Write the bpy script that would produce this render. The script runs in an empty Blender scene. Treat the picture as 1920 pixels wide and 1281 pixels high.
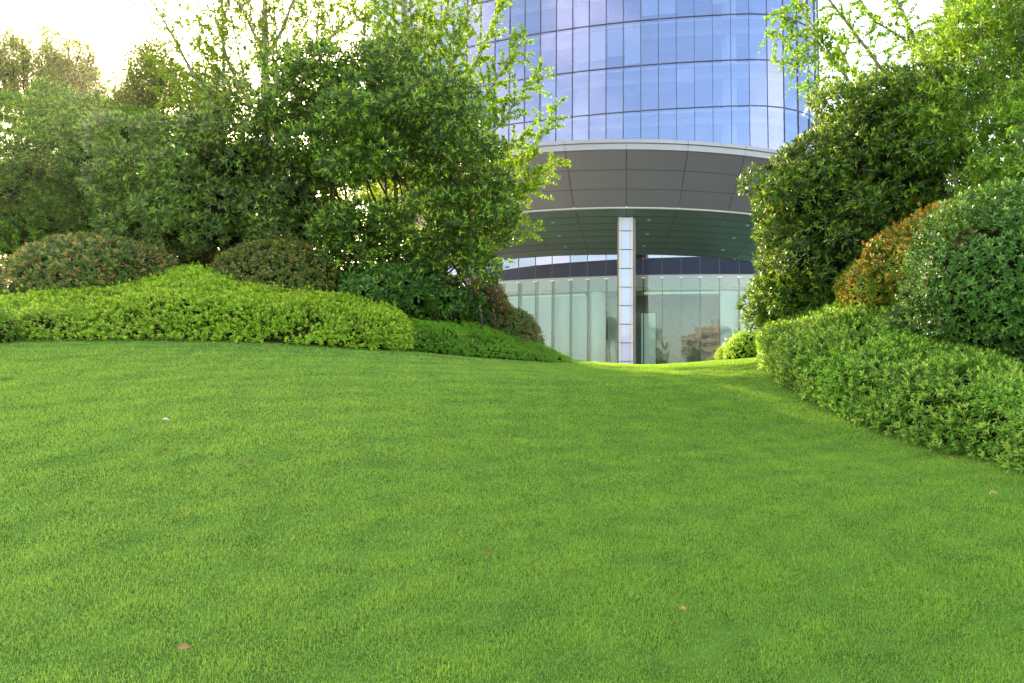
import bpy, math, random
import numpy as np
R = math.radians
rng = np.random.default_rng(7)
random.seed(7)
sc = bpy.context.scene
COL = sc.collection

# ------------------------------------------------------------------ camera, world, sun, exposure
F, CX, CY = 1400.0, 1170.0, 640.5          # focal length and principal point in photograph pixels (1920 wide)
TILT = math.atan(95.0 / F)
EYE = np.array([0.0, 0.0, 1.6])
cam_d = bpy.data.cameras.new('camera')
cam = bpy.data.objects.new('camera', cam_d)
COL.objects.link(cam)
cam.location = EYE
cam.rotation_euler = (math.pi / 2 + TILT, 0, 0)
cam_d.sensor_width = 36.0
cam_d.lens = 36.0 * F / 1920.0
cam_d.shift_x = (960.0 - CX) / 1920.0
cam_d.clip_start = 0.05
cam_d.clip_end = 3000
sc.camera = cam

SUN_AZ = math.atan(955 / 1400.0)            # to the left of straight ahead
SUN_EL = R(21.5)
w = bpy.data.worlds.new('World')
sc.world = w
w.use_nodes = True
nt = w.node_tree
nt.nodes.clear()
wo = nt.nodes.new('ShaderNodeOutputWorld')
bg = nt.nodes.new('ShaderNodeBackground')
sky = nt.nodes.new('ShaderNodeTexSky')
sky.sky_type = 'NISHITA'
sky.sun_disc = False
sky.sun_elevation = SUN_EL
sky.sun_rotation = -SUN_AZ
sky.air_density = 1.0
sky.dust_density = 2.0
sky.ozone_density = 1.5
tc = nt.nodes.new('ShaderNodeTexCoord')
mp = nt.nodes.new('ShaderNodeMapping')
mp.inputs['Scale'].default_value = (1.0, 1.0, 2.2)
nz = nt.nodes.new('ShaderNodeTexNoise')
nz.inputs['Scale'].default_value = 2.6
nz.inputs['Detail'].default_value = 6
nz.inputs['Roughness'].default_value = 0.55
cr = nt.nodes.new('ShaderNodeValToRGB')
cr.color_ramp.elements[0].position = 0.50
cr.color_ramp.elements[1].position = 0.78
cmul = nt.nodes.new('ShaderNodeMath'); cmul.operation = 'MULTIPLY'; cmul.inputs[1].default_value = 0.35
mix = nt.nodes.new('ShaderNodeMixRGB')
mix.inputs[2].default_value = (9.5, 8.0, 8.2, 1)
nt.links.new(tc.outputs['Generated'], mp.inputs[0])
nt.links.new(mp.outputs[0], nz.inputs['Vector'])
nt.links.new(nz.outputs['Fac'], cr.inputs[0])
nt.links.new(cr.outputs[0], cmul.inputs[0])
nt.links.new(cmul.outputs[0], mix.inputs[0])
nt.links.new(sky.outputs[0], mix.inputs[1])
warm = nt.nodes.new('ShaderNodeMixRGB'); warm.blend_type = 'MULTIPLY'
warm.inputs[0].default_value = 1
warm.inputs[2].default_value = (1.16, 1.0, .76, 1)
nt.links.new(mix.outputs[0], warm.inputs[1])
nt.links.new(warm.outputs[0], bg.inputs['Color'])
bg.inputs['Strength'].default_value = 0.15
nt.links.new(bg.outputs[0], wo.inputs[0])

sun_d = bpy.data.lights.new('sun', 'SUN')
sun_d.energy = 2.6
sun_d.angle = R(0.6)
sun_d.color = (1.0, 0.78, 0.46)
sun = bpy.data.objects.new('sun', sun_d)
COL.objects.link(sun)
sun.location = (-20, 30, 20)
sdir = np.array([-math.sin(SUN_AZ) * math.cos(SUN_EL), math.cos(SUN_AZ) * math.cos(SUN_EL), math.sin(SUN_EL)])
from mathutils import Vector
sun.rotation_euler = Vector(sdir).to_track_quat('Z', 'Y').to_euler()

sc.view_settings.view_transform = 'Standard'
sc.view_settings.look = 'None'
sc.view_settings.exposure = 2.75
sc.view_settings.gamma = 1.0
sc.render.engine = 'CYCLES'
sc.cycles.use_denoising = True
sc.cycles.max_bounces = 8
sc.cycles.diffuse_bounces = 3
sc.cycles.glossy_bounces = 3
sc.cycles.transmission_bounces = 5
sc.cycles.transparent_max_bounces = 10
sc.cycles.sample_clamp_indirect = 6

# ------------------------------------------------------------------ projection helpers (true depth in metres)
ct, st = math.cos(TILT), math.sin(TILT)
def P(px, py, Y):
    u = (px - CX) / F
    v = (CY - py) / F
    d = np.array([u, ct - v * st, st + v * ct])
    return EYE + d * (Y / d[1])
def proj(p):
    q = np.asarray(p) - EYE
    y = q[..., 1] * ct + q[..., 2] * st
    z = -q[..., 1] * st + q[..., 2] * ct
    return CX + F * q[..., 0] / y, CY - F * z / y

# ------------------------------------------------------------------ materials
def mat(name, color=(.5, .5, .5), rough=.6, metal=0.0, spec=.5, var=0.0, vscale=3.0, bump=0.0, bscale=40.0):
    m = bpy.data.materials.new(name)
    m.use_nodes = True
    n = m.node_tree
    b = n.nodes['Principled BSDF']
    b.inputs['Roughness'].default_value = rough
    b.inputs['Metallic'].default_value = metal
    b.inputs['Specular IOR Level'].default_value = spec
    t = n.nodes.new('ShaderNodeTexCoord')
    z = n.nodes.new('ShaderNodeTexNoise')
    z.inputs['Scale'].default_value = vscale
    z.inputs['Detail'].default_value = 5
    n.links.new(t.outputs['Object'], z.inputs['Vector'])
    r = n.nodes.new('ShaderNodeValToRGB')
    c = np.array(color)
    r.color_ramp.elements[0].position = .3
    r.color_ramp.elements[1].position = .7
    r.color_ramp.elements[0].color = tuple(c * (1 - var)) + (1,)
    r.color_ramp.elements[1].color = tuple(np.minimum(c * (1 + var), 1)) + (1,)
    n.links.new(z.outputs['Fac'], r.inputs[0])
    n.links.new(r.outputs[0], b.inputs['Base Color'])
    if bump:
        z2 = n.nodes.new('ShaderNodeTexNoise')
        z2.inputs['Scale'].default_value = bscale
        z2.inputs['Detail'].default_value = 4
        n.links.new(t.outputs['Object'], z2.inputs['Vector'])
        bp = n.nodes.new('ShaderNodeBump')
        bp.inputs['Strength'].default_value = bump
        bp.inputs['Distance'].default_value = .02
        n.links.new(z2.outputs['Fac'], bp.inputs['Height'])
        n.links.new(bp.outputs[0], b.inputs['Normal'])
    return m

def leafmat(name, rough=.4, spec=.4, trans=.35, tcol=(1.25, 1.25, .45)):
    m = bpy.data.materials.new(name)
    m.use_nodes = True
    n = m.node_tree
    b = n.nodes['Principled BSDF']
    o = n.nodes['Material Output']
    a = n.nodes.new('ShaderNodeAttribute')
    a.attribute_name = 'pigment'
    b.inputs['Roughness'].default_value = rough
    b.inputs['Specular IOR Level'].default_value = spec
    n.links.new(a.outputs['Color'], b.inputs['Base Color'])
    tr = n.nodes.new('ShaderNodeBsdfTranslucent')
    mu = n.nodes.new('ShaderNodeMixRGB')
    mu.blend_type = 'MULTIPLY'
    mu.inputs[0].default_value = 1
    mu.inputs[2].default_value = tuple(tcol) + (1,)
    n.links.new(a.outputs['Color'], mu.inputs[1])
    n.links.new(mu.outputs[0], tr.inputs['Color'])
    mx = n.nodes.new('ShaderNodeMixShader')
    mx.inputs[0].default_value = trans
    n.links.new(b.outputs[0], mx.inputs[1])
    n.links.new(tr.outputs[0], mx.inputs[2])
    n.links.new(mx.outputs[0], o.inputs[0])
    return m

def glassmat(name, refl=(.6, .72, 1.0), trans=(.5, .6, .85), fac=.6, rough=.01, wave=0.0):
    m = bpy.data.materials.new(name)
    m.use_nodes = True
    n = m.node_tree
    n.nodes.remove(n.nodes['Principled BSDF'])
    o = n.nodes['Material Output']
    g = n.nodes.new('ShaderNodeBsdfGlossy')
    g.inputs['Color'].default_value = tuple(refl) + (1,)
    g.inputs['Roughness'].default_value = rough
    t = n.nodes.new('ShaderNodeBsdfTransparent')
    t.inputs['Color'].default_value = tuple(trans) + (1,)
    mx = n.nodes.new('ShaderNodeMixShader')
    mx.inputs[0].default_value = fac
    n.links.new(t.outputs[0], mx.inputs[1])
    n.links.new(g.outputs[0], mx.inputs[2])
    n.links.new(mx.outputs[0], o.inputs[0])
    if wave:
        tcn = n.nodes.new('ShaderNodeTexCoord')
        mpn = n.nodes.new('ShaderNodeMapping')
        mpn.inputs['Scale'].default_value = (1, 1, .35)
        z = n.nodes.new('ShaderNodeTexNoise')
        z.inputs['Scale'].default_value = .9
        z.inputs['Detail'].default_value = 1
        bp = n.nodes.new('ShaderNodeBump')
        bp.inputs['Strength'].default_value = wave
        bp.inputs['Distance'].default_value = .05
        n.links.new(tcn.outputs['Object'], mpn.inputs[0])
        n.links.new(mpn.outputs[0], z.inputs['Vector'])
        n.links.new(z.outputs['Fac'], bp.inputs['Height'])
        n.links.new(bp.outputs[0], g.inputs['Normal'])
    return m

# ------------------------------------------------------------------ object helpers
def tag(o, label=None, cat=None, group=None, kind=None):
    if label: o['label'] = label
    if cat: o['category'] = cat
    if group: o['group'] = group
    if kind: o['kind'] = kind
    return o
def empty(name, loc, label, cat, group=None):
    o = bpy.data.objects.new(name, None)
    COL.objects.link(o)
    o.location = tuple(float(v) for v in loc)
    o.empty_display_size = .2
    o['origin'] = list(float(v) for v in loc)
    return tag(o, label, cat, group)
def link(name, me, m, parent=None):
    o = bpy.data.objects.new(name, me)
    if m is not None: me.materials.append(m)
    COL.objects.link(o)
    if parent is not None:
        o.parent = parent
        root = parent
        loc = Vector((0, 0, 0))
        while root is not None:
            loc += Vector(root.location)
            root = root.parent
        o.location = -loc
    return o

class MB:
    """collects boxes, tubes and prisms into one mesh"""
    def __init__(s): s.v = []; s.f = []; s.n = 0
    def add(s, v, f):
        v = np.asarray(v, float)
        s.v.append(v)
        s.f += [tuple(i + s.n for i in q) for q in f]
        s.n += len(v)
        return s
    def hexa(s, b, t):      # bottom loop of 4, top loop of 4
        return s.add(np.vstack([b, t]), [(3, 2, 1, 0), (4, 5, 6, 7), (0, 1, 5, 4), (1, 2, 6, 5), (2, 3, 7, 6), (3, 0, 4, 7)])
    def box(s, c, h, rz=0.0):
        c = np.array(c, float); hx, hy, hz = h
        k, q = math.cos(rz), math.sin(rz)
        def L(z): return [c + np.array([x * k - y * q, x * q + y * k, z]) for x, y in ((-hx, -hy), (hx, -hy), (hx, hy), (-hx, hy))]
        return s.hexa(L(-hz), L(hz))
    def bar(s, a, b, wx, wy):
        """upright-ish or horizontal bar between a and b, width wx across, wy along the other axis"""
        a = np.array(a, float); b = np.array(b, float)
        d = (b - a) / np.linalg.norm(b - a)
        u = np.cross(d, (0, 0, 1.0)) if abs(d[2]) < .9 else np.cross(d, (0, 1.0, 0))
        u /= np.linalg.norm(u); v = np.cross(u, d)
        q = [(-1, -1), (1, -1), (1, 1), (-1, 1)]
        return s.hexa([a + u * i * wx / 2 + v * j * wy / 2 for i, j in q], [b + u * i * wx / 2 + v * j * wy / 2 for i, j in q])
    def tube(s, pts, rad, n=6):
        pts = np.asarray(pts, float); m = len(pts)
        rad = np.broadcast_to(rad, (m,))
        t = np.gradient(pts, axis=0)
        t /= np.linalg.norm(t, axis=1)[:, None] + 1e-9
        ref = np.array([.31, .95, .05])
        u = np.cross(t, ref); u /= np.linalg.norm(u, axis=1)[:, None] + 1e-9
        v = np.cross(t, u)
        a = np.arange(n) * 2 * math.pi / n
        ring = pts[:, None] + rad[:, None, None] * (np.cos(a)[None, :, None] * u[:, None] + np.sin(a)[None, :, None] * v[:, None])
        f = [(i * n + j, i * n + (j + 1) % n, (i + 1) * n + (j + 1) % n, (i + 1) * n + j) for i in range(m - 1) for j in range(n)]
        f += [tuple(range(n - 1, -1, -1)), tuple(range((m - 1) * n, m * n))]
        return s.add(ring.reshape(-1, 3), f)
    def cyl(s, c, r, z0, z1, n=24):
        return s.tube([(c[0], c[1], z0), (c[0], c[1], z1)], r, n)
    def build(s, name, m, parent=None, smooth=False):
        me = bpy.data.meshes.new(name)
        me.from_pydata(np.vstack(s.v).tolist(), [], s.f)
        if smooth:
            me.polygons.foreach_set('use_smooth', [True] * len(me.polygons))
        me.update()
        return link(name, me, m, parent)

def raw_mesh(name, V, T, colors=None, nvert_face=3):
    me = bpy.data.meshes.new(name)
    V = np.ascontiguousarray(V, np.float32).reshape(-1, 3)
    T = np.ascontiguousarray(T, np.int32).reshape(-1)
    me.vertices.add(len(V)); me.vertices.foreach_set('co', V.ravel())
    me.loops.add(len(T)); me.loops.foreach_set('vertex_index', T)
    nf = len(T) // nvert_face
    me.polygons.add(nf)
    me.polygons.foreach_set('loop_start', np.arange(nf, dtype=np.int32) * nvert_face)
    if colors is not None:
        a = me.color_attributes.new('pigment', 'FLOAT_COLOR', 'POINT')
        c = np.ones((len(V), 4), np.float32); c[:, :3] = colors
        a.data.foreach_set('color', c.ravel())
    me.update(calc_edges=True)
    me.validate()
    return me

def nrm(a): return a / (np.linalg.norm(a, axis=-1, keepdims=True) + 1e-9)
def snoise(p, s, seed=0):
    """cheap smooth 3-D noise in about -1..1"""
    r = np.random.default_rng(seed)
    out = 0
    for k in range(6):
        d = r.normal(size=3); d /= np.linalg.norm(d)
        fr = s * (0.7 + 0.28 * k)
        out = out + np.sin((p @ d) * fr + r.uniform(0, 6.28)) / (1 + .25 * k)
    return out / 3.0

# ------------------------------------------------------------------ terrain
ctrl = [(0, 0, 0.0), (-3, 0, -.15), (3.5, 0, .15), (0, -4, -.75), (-6, -4, -1.0), (6, -4, -.5), (-8, 2, .1), (8, 2, .9)]
cpx = [(1920, 890, 5.3), (1800, 862, 6.0), (1700, 828, 6.7), (1600, 795, 7.5), (1500, 748, 8.6), (1450, 712, 9.8), (1425, 678, 11.6),
       (0, 642, 9.6), (200, 641, 9.8), (350, 641, 10), (500, 647, 10.2), (640, 655, 10.5), (785, 664, 11), (870, 671, 11.8), (930, 676, 12.3),
       (1000, 680, 12.9), (1072, 683, 13.8), (1180, 684.5, 15.2), (1280, 681.5, 15.6), (1345, 676, 15.2), (1400, 671, 14.4),
       (-200, 648, 9.4), (1180, 716, 9.0), (1180, 905, 5.2), (1180, 697, 11.8), (1300, 695, 11.8), (600, 860, 5.2), (100, 850, 5.2), (1500, 900, 5.2)]
for c in cpx: ctrl.append(tuple(P(*c)))
ctrl += [(-8, 14, 2.95), (-3.5, 14.5, 2.7), (-1, 18, 2.3), (1, 19, 2.05), (3, 19, 2.1), (5, 9.5, 2.3), (6, 13, 2.7), (9, 9, 2.9), (7, 6, 1.9),
         (-10, 20, 2.6), (-4, 24, 2.0), (1, 25, 1.6), (8, 22, 2.2), (-14, 12, 2.4), (14, 14, 2.8), (-16, 26, 1.8), (16, 26, 1.8)]
ctrl = np.array(ctrl)
def _U(r2): return r2 * np.log(r2 + 1e-9) * .5
_n = len(ctrl)
_A = np.zeros((_n + 3, _n + 3))
_d2 = ((ctrl[:, None, :2] - ctrl[None, :, :2]) ** 2).sum(-1)
_A[:_n, :_n] = _U(_d2) + np.eye(_n) * .15
_A[:_n, _n] = 1; _A[:_n, _n + 1:] = ctrl[:, :2]
_A[_n:, :_n] = _A[:_n, _n:].T
_W = np.linalg.solve(_A, np.concatenate([ctrl[:, 2], np.zeros(3)]))
def sstep(x): x = np.clip(x, 0, 1); return x * x * (3 - 2 * x)
def G(x, y):
    x = np.asarray(x, float); y = np.asarray(y, float)
    sh = np.broadcast(x, y).shape
    X = np.broadcast_to(x, sh).ravel(); Y = np.broadcast_to(y, sh).ravel()
    out = np.empty(len(X))
    for i in range(0, len(X), 20000):
        a, b = X[i:i + 20000], Y[i:i + 20000]
        ac, bc = np.clip(a, -20, 20), np.clip(b, -8, 30)
        d2 = (ac[:, None] - ctrl[None, :, 0]) ** 2 + (bc[:, None] - ctrl[None, :, 1]) ** 2
        t = _U(d2) @ _W[:_n] + _W[_n] + ac * _W[_n + 1] + bc * _W[_n + 2]
        t = t + .025 * snoise(np.stack([a, b, 0 * a], 1), 1.1, 3)
        wgt = (1 - sstep((b - 22) / 9)) * (1 - sstep((np.abs(a) - 15) / 9)) * (1 - sstep((-b - 4) / 8))
        far = -.9 + 1.8 * sstep((b + 6) / 30)
        out[i:i + 20000] = t * wgt + far * (1 - wgt)
    return out.reshape(sh)
def Gz(x, y): return float(G(np.array([x]), np.array([y]))[0])

def axis(fine0, fine1, step, far):
    a = list(np.arange(fine0, fine1 + 1e-6, step))
    s = step; v = a[-1]
    while v < far: s *= 1.35; v += s; a.append(v)
    s = step; v = a[0]; lo = []
    while v > -far: s *= 1.35; v -= s; lo.append(v)
    return np.array(lo[::-1] + a)
gx = axis(-18, 18, .25, 330); gy = axis(-6, 26, .25, 330)
XX, YY = np.meshgrid(gx, gy)
ZZ = G(XX, YY)
V = np.stack([XX, YY, ZZ], -1).reshape(-1, 3)
nx, ny = len(gx), len(gy)
I = (np.arange(ny - 1)[:, None] * nx + np.arange(nx - 1)[None, :]).ravel()
T = np.stack([I, I + 1, I + nx + 1, I + nx], 1)
me = raw_mesh('ground', V, T, None, 4)
me.polygons.foreach_set('use_smooth', [True] * len(me.polygons))
m_soil = mat('soil_thatch', (.08, .15, .025), 1, 0, 0, var=.35, vscale=6, bump=.4)
tag(link('ground', me, m_soil), kind='structure')

# paved forecourt in front of the building, 4 mm and more above the soil sheet
px_ = np.linspace(-60, 60, 41); py_ = np.linspace(31.5, 120, 41)
A_, B_ = np.meshgrid(px_, py_)
V = np.stack([A_, B_, G(A_, B_) + .03], -1).reshape(-1, 3)
I = (np.arange(40)[:, None] * 41 + np.arange(40)[None, :]).ravel()
me = raw_mesh('forecourt_paving', V, np.stack([I, I + 1, I + 42, I + 41], 1), None, 4)
tag(link('forecourt_paving', me, mat('paving', (.34, .33, .31), .7, var=.12, vscale=.8)), kind='structure')

# ------------------------------------------------------------------ grass blades
def blades(pos, h, wd, lean, az, col, simple):
    n = len(pos)
    f = np.stack([np.cos(az), np.sin(az), 0 * az], 1)
    s = np.stack([-np.sin(az + rng.uniform(-1.2, 1.2, n)), np.cos(az), 0 * az], 1)
    s = nrm(s)
    up = np.array([0, 0, 1.0])
    tip = pos + f * (h * np.sin(lean))[:, None] + up * (h * np.cos(lean))[:, None]
    if simple:
        V = np.stack([pos - s * wd[:, None] / 2, pos + s * wd[:, None] / 2, tip], 1)
        T = (np.arange(n) * 3)[:, None] + np.arange(3)[None]
        return V.reshape(-1, 3), T, np.repeat(col, 3, 0)
    mid = pos + f * (h * .5 * np.sin(lean * .45))[:, None] + up * (h * .55 * np.cos(lean * .5))[:, None]
    V = np.stack([pos - s * wd[:, None] / 2, pos + s * wd[:, None] / 2, mid + s * wd[:, None] * .42, mid - s * wd[:, None] * .42, tip], 1)
    b = (np.arange(n) * 5)[:, None]
    T = np.concatenate([b + np.array([[0, 1, 2]]), b + np.array([[0, 2, 3]]), b + np.array([[3, 2, 4]])], 1)
    return V.reshape(-1, 3), T, np.repeat(col, 5, 0)

def dens(y): return 25000 * np.minimum(1.0, (3.2 / y) ** 1.25)
def grass_points(y0, y1):
    ys, xs = [], []
    for a in np.arange(y0, y1, .25):
        x0, x1 = -1360 / F * (a + .25) - 1.7, 760 / F * (a + .25) + 1.5
        n = int((x1 - x0) * .25 * float(dens(a + .12)))
        xs.append(rng.uniform(x0, x1, n)); ys.append(rng.uniform(a, a + .25, n))
    x, y = np.concatenate(xs), np.concatenate(ys)
    k = np.ones(len(x), bool)
    # nothing grows under the big hedge on the right or far beneath the left hedges
    bx = np.interp(y, [1.8, 4, 5.3, 6, 6.7, 7.5, 8.6, 9.8, 11.6, 13, 19], [5.0, 3.5, 2.84, 2.70, 2.54, 2.30, 2.03, 1.96, 2.11, 2.35, 4])
    k &= x < bx + .12
    ly = np.interp(x, [-14, -9, -5.8, -2.8, -1.4, -.9, 0, 3], [9.6, 9.9, 10.2, 11.2, 13.1, 14.2, 18.5, 18.5])
    k &= y < ly + .1
    return x[k], y[k]
def grass(x, y, simple):
    n = len(x)
    p = np.stack([x, y, G(x, y) - .004], 1)
    q = np.stack([x, y, 0 * x], 1)
    wv = q + .2 * np.stack([snoise(q, 1.7, 31), snoise(q, 1.7, 32), 0 * x], 1)
    n1 = snoise(wv, 2.1, 11); n2 = snoise(wv * [1, 1.5, 1], 6.5, 12); n3 = snoise(wv, 17, 13)
    h = (.026 + .007 * n2 + .005 * n3 + .004 * n1) * rng.uniform(.6, 1.3, n)
    lean = np.clip(.85 + .05 * n1 + .12 * n2 + rng.normal(0, .38, n), 0, 1.4)
    az = rng.uniform(0, 6.283, n) + 1.0 * snoise(wv, 3.0, 21)
    wd = np.maximum(.0024, y * .00052) * rng.uniform(.8, 1.3, n)
    base = np.array([.222, .400, .072])
    col = base[None] * np.exp(rng.normal(0, .17, n))[:, None]
    v = np.clip(.5 + .10 * n1 + .17 * n2 + .30 * n3 + rng.normal(0, .12, n), 0, 1)[:, None]
    col = col * (1 - v) * np.array([.70, .82, .92]) + col * v * np.array([1.24, 1.14, 1.0])
    lf = sstep((-x + .8) / 4)[:, None]      # slightly yellower turf up the left-hand rise
    col = col * (1 + lf * np.array([.34, .16, .5]))
    dry = rng.random(n) < .02
    col[dry] = np.array([.38, .34, .14]) * rng.uniform(.6, 1.1, (dry.sum(), 1))
    return blades(p, h, wd, lean, az, col, simple)
gxx, gyy = grass_points(1.6, 18.5)
smp = rng.random(len(gxx)) < sstep((gyy - 6.5) / 5)
Vs, Ts, Cs, off = [], [], [], 0
for kk_, simple in ((~smp, False), (smp, True)):
    v, t, c = grass(gxx[kk_], gyy[kk_], simple)
    Vs.append(v); Ts.append(t.reshape(-1, 3) + off); Cs.append(c); off += len(v)
m_grass = leafmat('grass_blades', .7, .06, .45, (1.2, 1.15, .5))
me = raw_mesh('lawn_grass', np.vstack(Vs), np.vstack(Ts), np.vstack(Cs))
tag(link('lawn_grass', me, m_grass), label='short bright green mown grass covering the sloping lawn', cat='grass', kind='stuff')

# ------------------------------------------------------------------ leaves
def leaf_mesh(name, pos, d, n, L, W, col, m, parent, droop=.18, fold=.12, flat=False):
    N = len(pos)
    d = nrm(d); s = nrm(np.cross(d, n)); nn = np.cross(s, d)
    L = np.broadcast_to(L, (N,))[:, None]; W = np.broadcast_to(W, (N,))[:, None]
    tip = pos + d * L - nn * droop * L
    if flat:
        Vv = np.stack([pos, pos + d * L * .5 + s * W / 2 + nn * fold * W, tip, pos + d * L * .5 - s * W / 2 + nn * fold * W], 1)
        b = (np.arange(N) * 4)[:, None]
        T = np.concatenate([b + np.array([[0, 1, 2]]), b + np.array([[0, 2, 3]])], 1)
        C = np.repeat(col, 4, 0)
    else:
        mid = pos + d * L * .5 + nn * .04 * L
        Vv = np.stack([pos, pos + d * L * .46 + s * W / 2 + nn * (fold * W + .03 * L), mid, pos + d * L * .46 - s * W / 2 + nn * (fold * W + .03 * L), tip], 1)
        b = (np.arange(N) * 5)[:, None]
        T = np.concatenate([b + np.array([[0, 1, 2]]), b + np.array([[0, 2, 3]]), b + np.array([[1, 4, 2]]), b + np.array([[2, 4, 3]])], 1)
        C = np.repeat(col, 5, 0)
    me = raw_mesh(name, Vv.reshape(-1, 3), T, C)
    return link(name, me, m, parent)

def palette(cols, wts, n, jit=.16):
    cols = np.array(cols); i = rng.choice(len(cols), n, p=np.array(wts) / sum(wts))
    return cols[i] * np.exp(rng.normal(0, jit, n))[:, None] * np.exp(rng.normal(0, .05, (n, 3)))

def sprigs(pts, nor, k, L, W, up=.35, spread=(.25, 1.1), stem=.6):
    """k leaves round each shoot; returns leaf base, direction, facing and the shoot index"""
    n = len(pts)
    ax = nrm(nor + np.array([0, 0, up]) + rng.normal(0, .28, (n, 3)))
    ref = nrm(rng.normal(size=(n, 3)))
    u = nrm(np.cross(ax, ref)); v = np.cross(ax, u)
    j = np.arange(k)
    ang = j[None] * 2.4 + rng.uniform(0, 6.28, (n, 1)) + rng.normal(0, .25, (n, k))
    el = np.linspace(spread[0], spread[1], k)[None] + rng.normal(0, .12, (n, k))
    d = ax[:, None] * np.cos(el)[..., None] + (u[:, None] * np.cos(ang)[..., None] + v[:, None] * np.sin(ang)[..., None]) * np.sin(el)[..., None]
    base = pts[:, None] + ax[:, None] * (stem * L * (1 - np.linspace(0, 1, k)))[None, :, None]
    sz = rng.uniform(.75, 1.2, (n, 1)) * np.linspace(.72, 1.05, k)[None]
    return base.reshape(-1, 3), d.reshape(-1, 3), np.repeat(ax, k, 0), (sz * L).ravel(), (sz * W).ravel(), np.repeat(np.arange(n), k), np.tile(j, n)

def sub_lobes(lobes, per, rr, seed, zmin=-.35):
    """clumps scattered on the surface of the main masses of a crown"""
    r = np.random.default_rng(seed)
    out = []
    for (c, a) in lobes:
        c = np.array(c); a = np.array(a)
        size = (a[0] * a[1] * a[2]) ** (1 / 3)
        m = int(per)
        i = np.arange(m) + .5
        ph = np.arccos(1 - (1 - zmin) * i / m); th = math.pi * (1 + 5 ** .5) * i + r.uniform(0, 6)
        d = np.stack([np.cos(th) * np.sin(ph), np.sin(th) * np.sin(ph), np.cos(ph)], 1)
        for k in range(m):
            s = rr * size * r.uniform(.7, 1.3)
            out.append((c + d[k] * a * r.uniform(.62, 1.08), np.array([s * 1.2, s * 1.2, s * .8])))
    return out

def lobe_points(lobes, dens, inner=.75, seed=0, depth_bias=1.0, rough=.10, freq=5.0, thick=.35, zcut=None):
    C = np.array([l[0] for l in lobes]); A = np.array([l[1] for l in lobes])
    pts, nor = [], []
    r = np.random.default_rng(seed)
    for i in range(len(C)):
        a = A[i]
        area = 4 * math.pi * (((a[0] * a[1]) ** 1.6 + (a[0] * a[2]) ** 1.6 + (a[1] * a[2]) ** 1.6) / 3) ** (1 / 1.6)
        n = max(8, int(area * dens))
        d = nrm(r.normal(size=(n, 3)))
        f = 1 - thick * r.random(n) ** 1.8
        p = C[i] + d * a * f[:, None]
        p = p + d * (rough * snoise(p, freq, 5))[:, None] * min(1.0, float(a.min()) * 2)
        nn = nrm(d / a)
        k = np.ones(n, bool)
        for j in range(len(C)):
            if j == i: continue
            if ((C[i] - C[j]) ** 2).sum() > (a.max() + A[j].max()) ** 2: continue
            k &= (((p - C[j]) / A[j]) ** 2).sum(1) > inner ** 2
        k &= ~((nn[:, 1] > .3) & (r.random(n) > depth_bias))
        pts.append(p[k]); nor.append(nn[k])
    p = np.vstack(pts); n = np.vstack(nor)
    g = G(p[:, 0], p[:, 1]) + .03
    k = p[:, 2] > g
    return p[k], n[k]

def lobe_core(lobes, scale, name, m, parent):
    mb = MB()
    for c, a in lobes:
        rings = []
        nu, nv = 10, 7
        V = []
        for j in range(nv):
            ph = math.pi * (j + .5) / nv
            for i in range(nu):
                th = 2 * math.pi * i / nu
                V.append(np.array(c) + np.array(a) * scale * np.array([math.cos(th) * math.sin(ph), math.sin(th) * math.sin(ph), math.cos(ph)]))
        V = np.array(V)
        V = V + .04 * np.stack([snoise(V, 9, 1), snoise(V, 9, 2), snoise(V, 9, 3)], 1)
        Fc = [(j * nu + i, (j + 1) * nu + i, (j + 1) * nu + (i + 1) % nu, j * nu + (i + 1) % nu) for j in range(nv - 1) for i in range(nu)]
        Fc += [tuple(range(nu)), tuple(range(nv * nu - 1, (nv - 1) * nu - 1, -1))]
        mb.add(V, Fc)
    return mb.build(name, m, parent)

m_bark = mat('bark_grey', (.26, .21, .18), .9, var=.3, vscale=8, bump=.5)
m_bark_d = mat('bark_dark', (.07, .05, .038), .9, var=.3, vscale=8, bump=.5)
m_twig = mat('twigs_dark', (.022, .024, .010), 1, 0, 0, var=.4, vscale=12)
m_lf_gloss = leafmat('leaf_glossy', .36, .42, .32)
m_lf_soft = leafmat('leaf_soft', .45, .35, .38)
m_lf_thin = leafmat('leaf_thin', .5, .15, .5, (1.3, 1.25, .45))

def px_lobe(px, py, Y, rx, ry, rdepth=None):
    """an ellipsoidal mass centred on a sight line at its real distance, radii given in photograph pixels across and metres deep"""
    c = P(px, py, Y)
    return (c, np.array([rx * Y / F, rdepth if rdepth else rx * Y / F, ry * Y / F]))

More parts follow.
